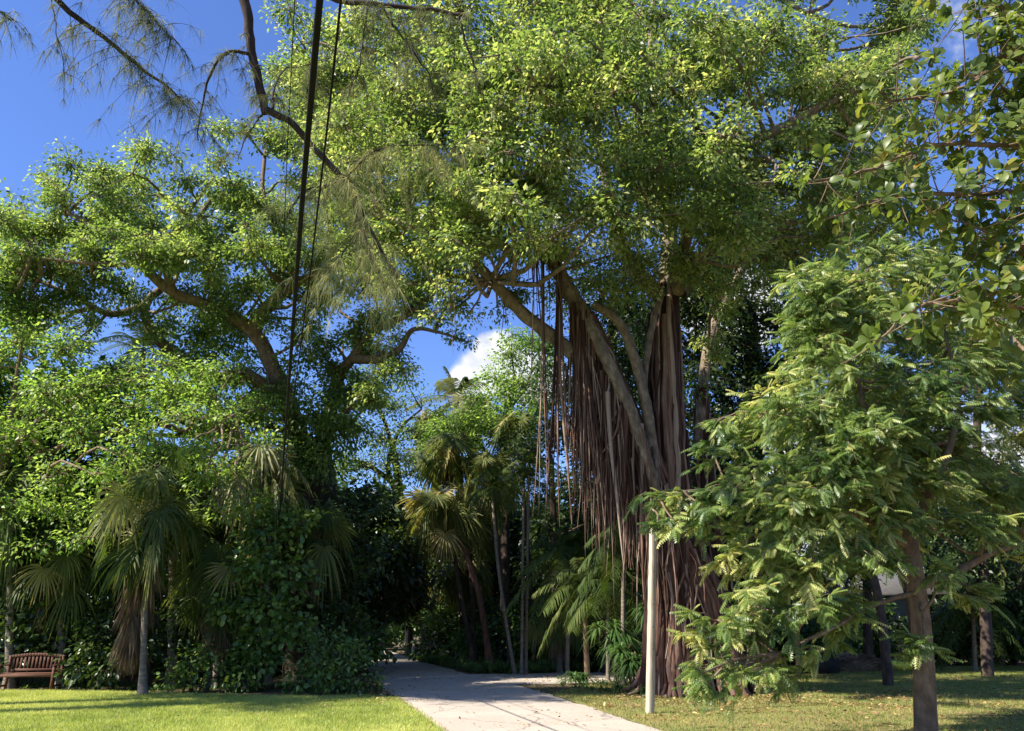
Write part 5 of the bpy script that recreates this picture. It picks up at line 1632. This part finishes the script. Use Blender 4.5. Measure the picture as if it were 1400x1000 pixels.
# ------------------------------------------------------------------ bench
def bench():
    L, R_ = G(2, 945), G(72, 944)
    c = (L + R_) / 2
    W = 1.42
    t = empty('wooden_bench', A(c[0], c[1], 0), 'red-brown slatted wooden bench with arched back at the lawn edge', 'bench')
    rz = R(8)
    Rm = rot(0, 0, rz)

    def at(x, y, z):
        return Rm @ A(x, y, 0) + A(c[0], c[1], z)

    def bx(mb, x, y, z, s, rx=0.0, a=.5):
        box(mb, at(x, y, z), s, rz, 0, rx, .006, a)
    g = np.random.default_rng(975)
    st = MB()
    for k in range(5):
        bx(st, 0, -.22 + k * .105, .43, (W - .02, .085, .025), a=g.uniform(.3, .7))
    bx(st, 0, -.275, .385, (W - .13, .03, .07))
    st.build('seat', M['bench_wood'], t, smooth=False)
    bk = MB()
    for k in range(13):
        x = -W / 2 + .13 + k * (W - .26) / 12
        bx(bk, x, .292, .665, (.055, .018, .36), a=g.uniform(.3, .7))
    # arched top rail and straight lower rail
    n = 20
    xs_ = np.linspace(-W / 2 + .0, W / 2, n + 1)
    z = .83 + .065 * np.cos(np.pi * xs_ / W)
    for k in range(n):
        xm, zm = (xs_[k] + xs_[k + 1]) / 2, (z[k] + z[k + 1]) / 2
        ry = -math.atan2(z[k + 1] - z[k], xs_[k + 1] - xs_[k])
        box(bk, at(xm, .292, zm), ((xs_[k + 1] - xs_[k]) * 1.03, .034, .075), rz, ry, 0, .002)
    bx(bk, 0, .292, .505, (W - .1, .032, .06))
    bk.build('backrest', M['bench_wood'], t, smooth=False)
    for sx in (-1, 1):
        for sy, h in ((-.27, .62), (.292, .86)):
            lg = MB()
            bx(lg, sx * (W / 2 - .035), sy, h / 2, (.06, .06, h))
            lg.build('leg', M['bench_wood'], t, smooth=False)
        ar = MB()
        bx(ar, sx * (W / 2 - .035), -.03, .635, (.07, .58, .028))
        ar.build('armrest', M['bench_wood'], t, smooth=False)
        sr = MB()
        bx(sr, sx * (W / 2 - .035), .01, .12, (.04, .50, .05))
        sr.build('stretcher', M['bench_wood'], t, smooth=False)


bench()


# ------------------------------------------------------------------ overhead lines
def cable(name, label, pts, r, m=60):
    mb = MB()
    P = spline(pts, m)
    tube(mb, P, r, 8, .5)
    return tag(mb.build(name, M['cable']), label, 'cable', 'overhead lines')


def CZ(x, y, z):
    """point of the place seen at pixel (x, y) at height z"""
    u, v = (x - 700.0) / F, (500.0 - y) / F
    dy, dz = cp - sp * v, sp + cp * v
    t = (z - CAMH) / dz
    return np.array([u * t, dy * t, z])


def line(pts):
    P = [CZ(*p) for p in pts]
    b0 = P[0] + (P[0] - P[1]) * 3.5 + A(0, 0, .25)
    return [b0] + P


cable('overhead_cable', 'thick black overhead cable running down into the left palms', line([(437, 0, 4.30), (424, 150, 4.26), (412, 290, 4.23), (401, 440, 4.22), (391, 580, 4.25), (386, 650, 4.3), (383, 700, 4.4)]), .0165)
cable('overhead_cable', 'second thinner overhead cable just right of the thick one', line([(466, 0, 4.75), (450, 150, 4.7), (435, 280, 4.66), (418, 420, 4.65), (398, 570, 4.7), (389, 650, 4.8), (385, 690, 4.9)]), .0072)
cable('overhead_cable', 'thin overhead wire left of the thick cable', line([(403, 0, 6.2), (397, 120, 6.1), (391, 250, 6.0), (386, 400, 6.0), (382, 560, 6.1), (380, 630, 6.2)]), .004)

# ------------------------------------------------------------------ things on the right lawn
g = np.random.default_rng(980)
mb = MB()
p = G(1120, 921)
rock(mb, g, p + A(0, 0, .32), .78, .75)
tag(mb.build('boulder', M['dark_stone']), 'dark rounded mound beside the brown brush pile', 'boulder')

p = G(1176, 919) + A(0, .3, 0)
t = empty('brush_pile', p, 'long pile of dry brown fronds beyond the right trunk', 'brush pile')
core = MB()
rock(core, g, p + A(0, 0, .16), .5, .9)
cv = core.v[0]
cv[:, 0] = p[0] + (cv[:, 0] - p[0]) * 1.85
core.build('pile_core', M['brown_bark'], t)
st = MB()
for k in range(420):
    th = g.uniform(-.25, .25)
    c = p + A(g.uniform(-.85, .85), g.normal(0, .25), 0)
    h = .62 * math.sqrt(max(.05, 1 - ((c[0] - p[0]) / 1.0) ** 2)) * g.uniform(.6, 1.08)
    l = g.uniform(.3, .75)
    d = A(math.cos(th), math.sin(th) * .5, 0)
    V = [c - d * l + A(0, 0, max(.02, h - .22)), c + A(0, -.05, h), c + d * l + A(0, 0, max(.02, h - .25))]
    tube(st, spline(V, 6), [.006, .012, .013, .012, .009, .004], 4, np.clip(g.normal(.5, .25), 0, 1))
st.build('dry_fronds', M['dead_palm'], t)


def kayak():
    p = G(1226, 917) + A(.55, .3, 0)
    t = empty('kayak', p, 'long yellow kayak hull with a pointed end lying behind the right trunk', 'kayak')
    n, m = 24, 12
    V = []
    for i in range(n):
        s = -1 + 2 * i / (n - 1)
        w = .33 * (1 - abs(s) ** 2.4) + .012
        h = .17 * (1 - abs(s) ** 3) + .02
        zc = .18 + .16 * abs(s) ** 3
        for j in range(m):
            a = 2 * math.pi * j / m
            V.append(p + A(s * 1.15, math.cos(a) * w, zc + math.sin(a) * h * (1.1 if math.sin(a) < 0 else .8)))
    F_ = [[i * m + j, i * m + (j + 1) % m, (i + 1) * m + (j + 1) % m, (i + 1) * m + j] for i in range(n - 1) for j in range(m)]
    mb = MB()
    mb.add(V, F_, .5)
    mb.build('hull', M['yellow_plastic'], t)
    mb = MB()
    th = np.linspace(0, 2 * math.pi, 29)
    tube(mb, [p + A(.38 * math.cos(a), .19 * math.sin(a), .325) for a in th], .022, 6)
    mb.build('cockpit_rim', M['iron'], t)


kayak()


def far_trunk(x, y, r, h, label, seed, clumps):
    b = G(x, y)
    leafy('lawn_tree', label, 'tree', b, [b + A(0, 0, -.1), b + A(.05, 0, h * .4), b + A(-.1, 0, h * .8), b + A(0, 0, h)], r, [], [(b + A(*o), q) for o, q in clumps], M['dark_leaf'], M['dark_bark'], seed, 16, 28, .3, .2, .5, DIAMOND,
          group='trees on the right lawn', twigs=False)


far_trunk(1213, 938, .17, 4.6, 'dark straight trunk left of the near right trunk', 990, [((-.8, .3, 4.9), 1.0), ((.7, .5, 5.2), 1.1), ((0, 1, 6.2), 1.3), ((-1.2, .8, 6), 1.0), ((1.3, -.3, 6), 1.0), ((.2, -.6, 7.2), 1.2)])
far_trunk(1262, 950, .19, 5.0, 'dark trunk hidden close behind the near right trunk', 991, [((.8, .6, 5.2), 1.0), ((1.7, .5, 5.8), 1.1), ((.2, 1, 6.4), 1.3), ((1.2, 1.2, 7), 1.2)])
far_trunk(1352, 918, .14, 4.2, 'thin dark trunk in front of the grey fence', 992, [((-.8, .3, 4.4), .9), ((.7, .5, 4.8), 1.0), ((0, 1, 5.4), 1.2), ((1.3, .2, 5.2), 1.0)])


# house and fence behind the right lawn
def house():
    Y0, Y1 = 41.5, 48.0
    x0, x1 = C(1010, 860, Y0)[0], C(1350, 860, Y0)[0]
    H = 3.0
    b = A((x0 + x1) / 2, (Y0 + Y1) / 2, 0)
    t = empty('house', b, 'low pale grey house half hidden behind the trees on the right', 'house')
    mb = MB()
    box(mb, A(b[0], b[1], H / 2), (x1 - x0, Y1 - Y0, H), bev=.01)
    mb.build('wall', M['wall_paint'], t, smooth=False)
    mb = MB()
    ov = .6
    V = [(x0 - ov, Y0 - ov, H - .05), (x1 + ov, Y0 - ov, H - .05), (x1 + ov, Y1 + ov, H - .05), (x0 - ov, Y1 + ov, H - .05),
         (x0 - ov, Y0 - ov, H + .13), (x1 + ov, Y0 - ov, H + .13), (x1 + ov, Y1 + ov, H + .13), (x0 - ov, Y1 + ov, H + .13),
         (x0 + 2.4, b[1], H + 1.5), (x1 - 2.4, b[1], H + 1.5)]
    mb.add(V, [[0, 3, 2, 1], [0, 1, 5, 4], [1, 2, 6, 5], [2, 3, 7, 6], [3, 0, 4, 7], [4, 5, 9, 8], [6, 7, 8, 9]])
    mb.add(V, [[5, 6, 9], [7, 4, 8]])
    mb.build('roof', M['roof_tile'], t, smooth=False)
    for fx in (.2, .5, .8):
        x = x0 + (x1 - x0) * fx
        fr = MB()
        for dx, dz, sx, sz in ((0, .62, 1.5, .08), (0, -.62, 1.5, .08), (-.71, 0, .08, 1.155), (.71, 0, .08, 1.155), (0, 0, .05, 1.155)):
            box(fr, A(x + dx, Y0 - .02, 1.65 + dz), (sx, .09, sz), bev=.004)
        f = fr.build('window', M['frame_paint'], t, smooth=False)
        gl = MB()
        box(gl, A(x, Y0 - .005, 1.65), (1.36, .03, 1.14), bev=.002)
        o = gl.build('pane', M['window_glass'], f, smooth=False)


house()


def fence():
    a, b_ = G(1345, 905), G(1500, 905)
    t = empty('board_fence', (a + b_) / 2, 'grey vertical board fence at the right edge of the lawn', 'fence')
    g = np.random.default_rng(995)
    n = int((b_[0] - a[0]) / .15)
    mb = MB()
    for k in range(n):
        x = a[0] + (k + .5) * .15
        h = 1.9 + g.normal(0, .02)
        box(mb, A(x, a[1] + g.normal(0, .003), h / 2), (.138, .02, h), bev=.003, a=g.uniform(.2, .8))
    mb.build('boards', M['fence_wood'], t, smooth=False)
    mb = MB()
    for z in (.4, 1.5):
        box(mb, A((a[0] + b_[0]) / 2, a[1] + .045, z), (b_[0] - a[0], .05, .09), bev=.003)
    mb.build('rails', M['fence_wood'], t, smooth=False)


fence()


def rack():
    p = G(731, 908)
    t = empty('metal_rack', p, 'small bent metal tube frame right of the twin slim palms', 'rack')
    Y = p[1]
    for dz, nm in ((0, 'hoop'), (-.42, 'hoop')):
        mb = MB()
        z1, z0 = C(731, 868, Y)[2] + dz, C(731, 879, Y)[2] + dz
        xa, xb = C(722, 870, Y)[0], C(738, 870, Y)[0]
        tube(mb, spline([A(xa, Y, z1), A(xb - .1, Y, z1), A(xb - .02, Y, z1 - .05), A(xb, Y, (z0 + z1) / 2), A(xb - .02, Y, z0 + .05), A(xb - .1, Y, z0), A(xa, Y, z0)], 30), .022, 7, cap=True)
        mb.build(nm, M['steel'], t)
    for x in (722, 727):
        mb = MB()
        q = C(x, 868, Y)
        tube(mb, [A(q[0], Y + .05, -.05), A(q[0], Y + .05, q[2])], .025, 7, cap=True)
        mb.build('upright', M['steel'], t)


rack()

# ------------------------------------------------------------------ render settings
vs = scn.view_settings
vs.view_transform = 'Standard'
vs.look = 'None'
vs.exposure = 1.3
vs.gamma = 1
cy = scn.cycles
cy.max_bounces = 5
cy.diffuse_bounces = 3
cy.glossy_bounces = 2
cy.transmission_bounces = 4
cy.transparent_max_bounces = 4
cy.sample_clamp_indirect = 4
cy.caustics_reflective = False
cy.caustics_refractive = False
cy.use_denoising = True
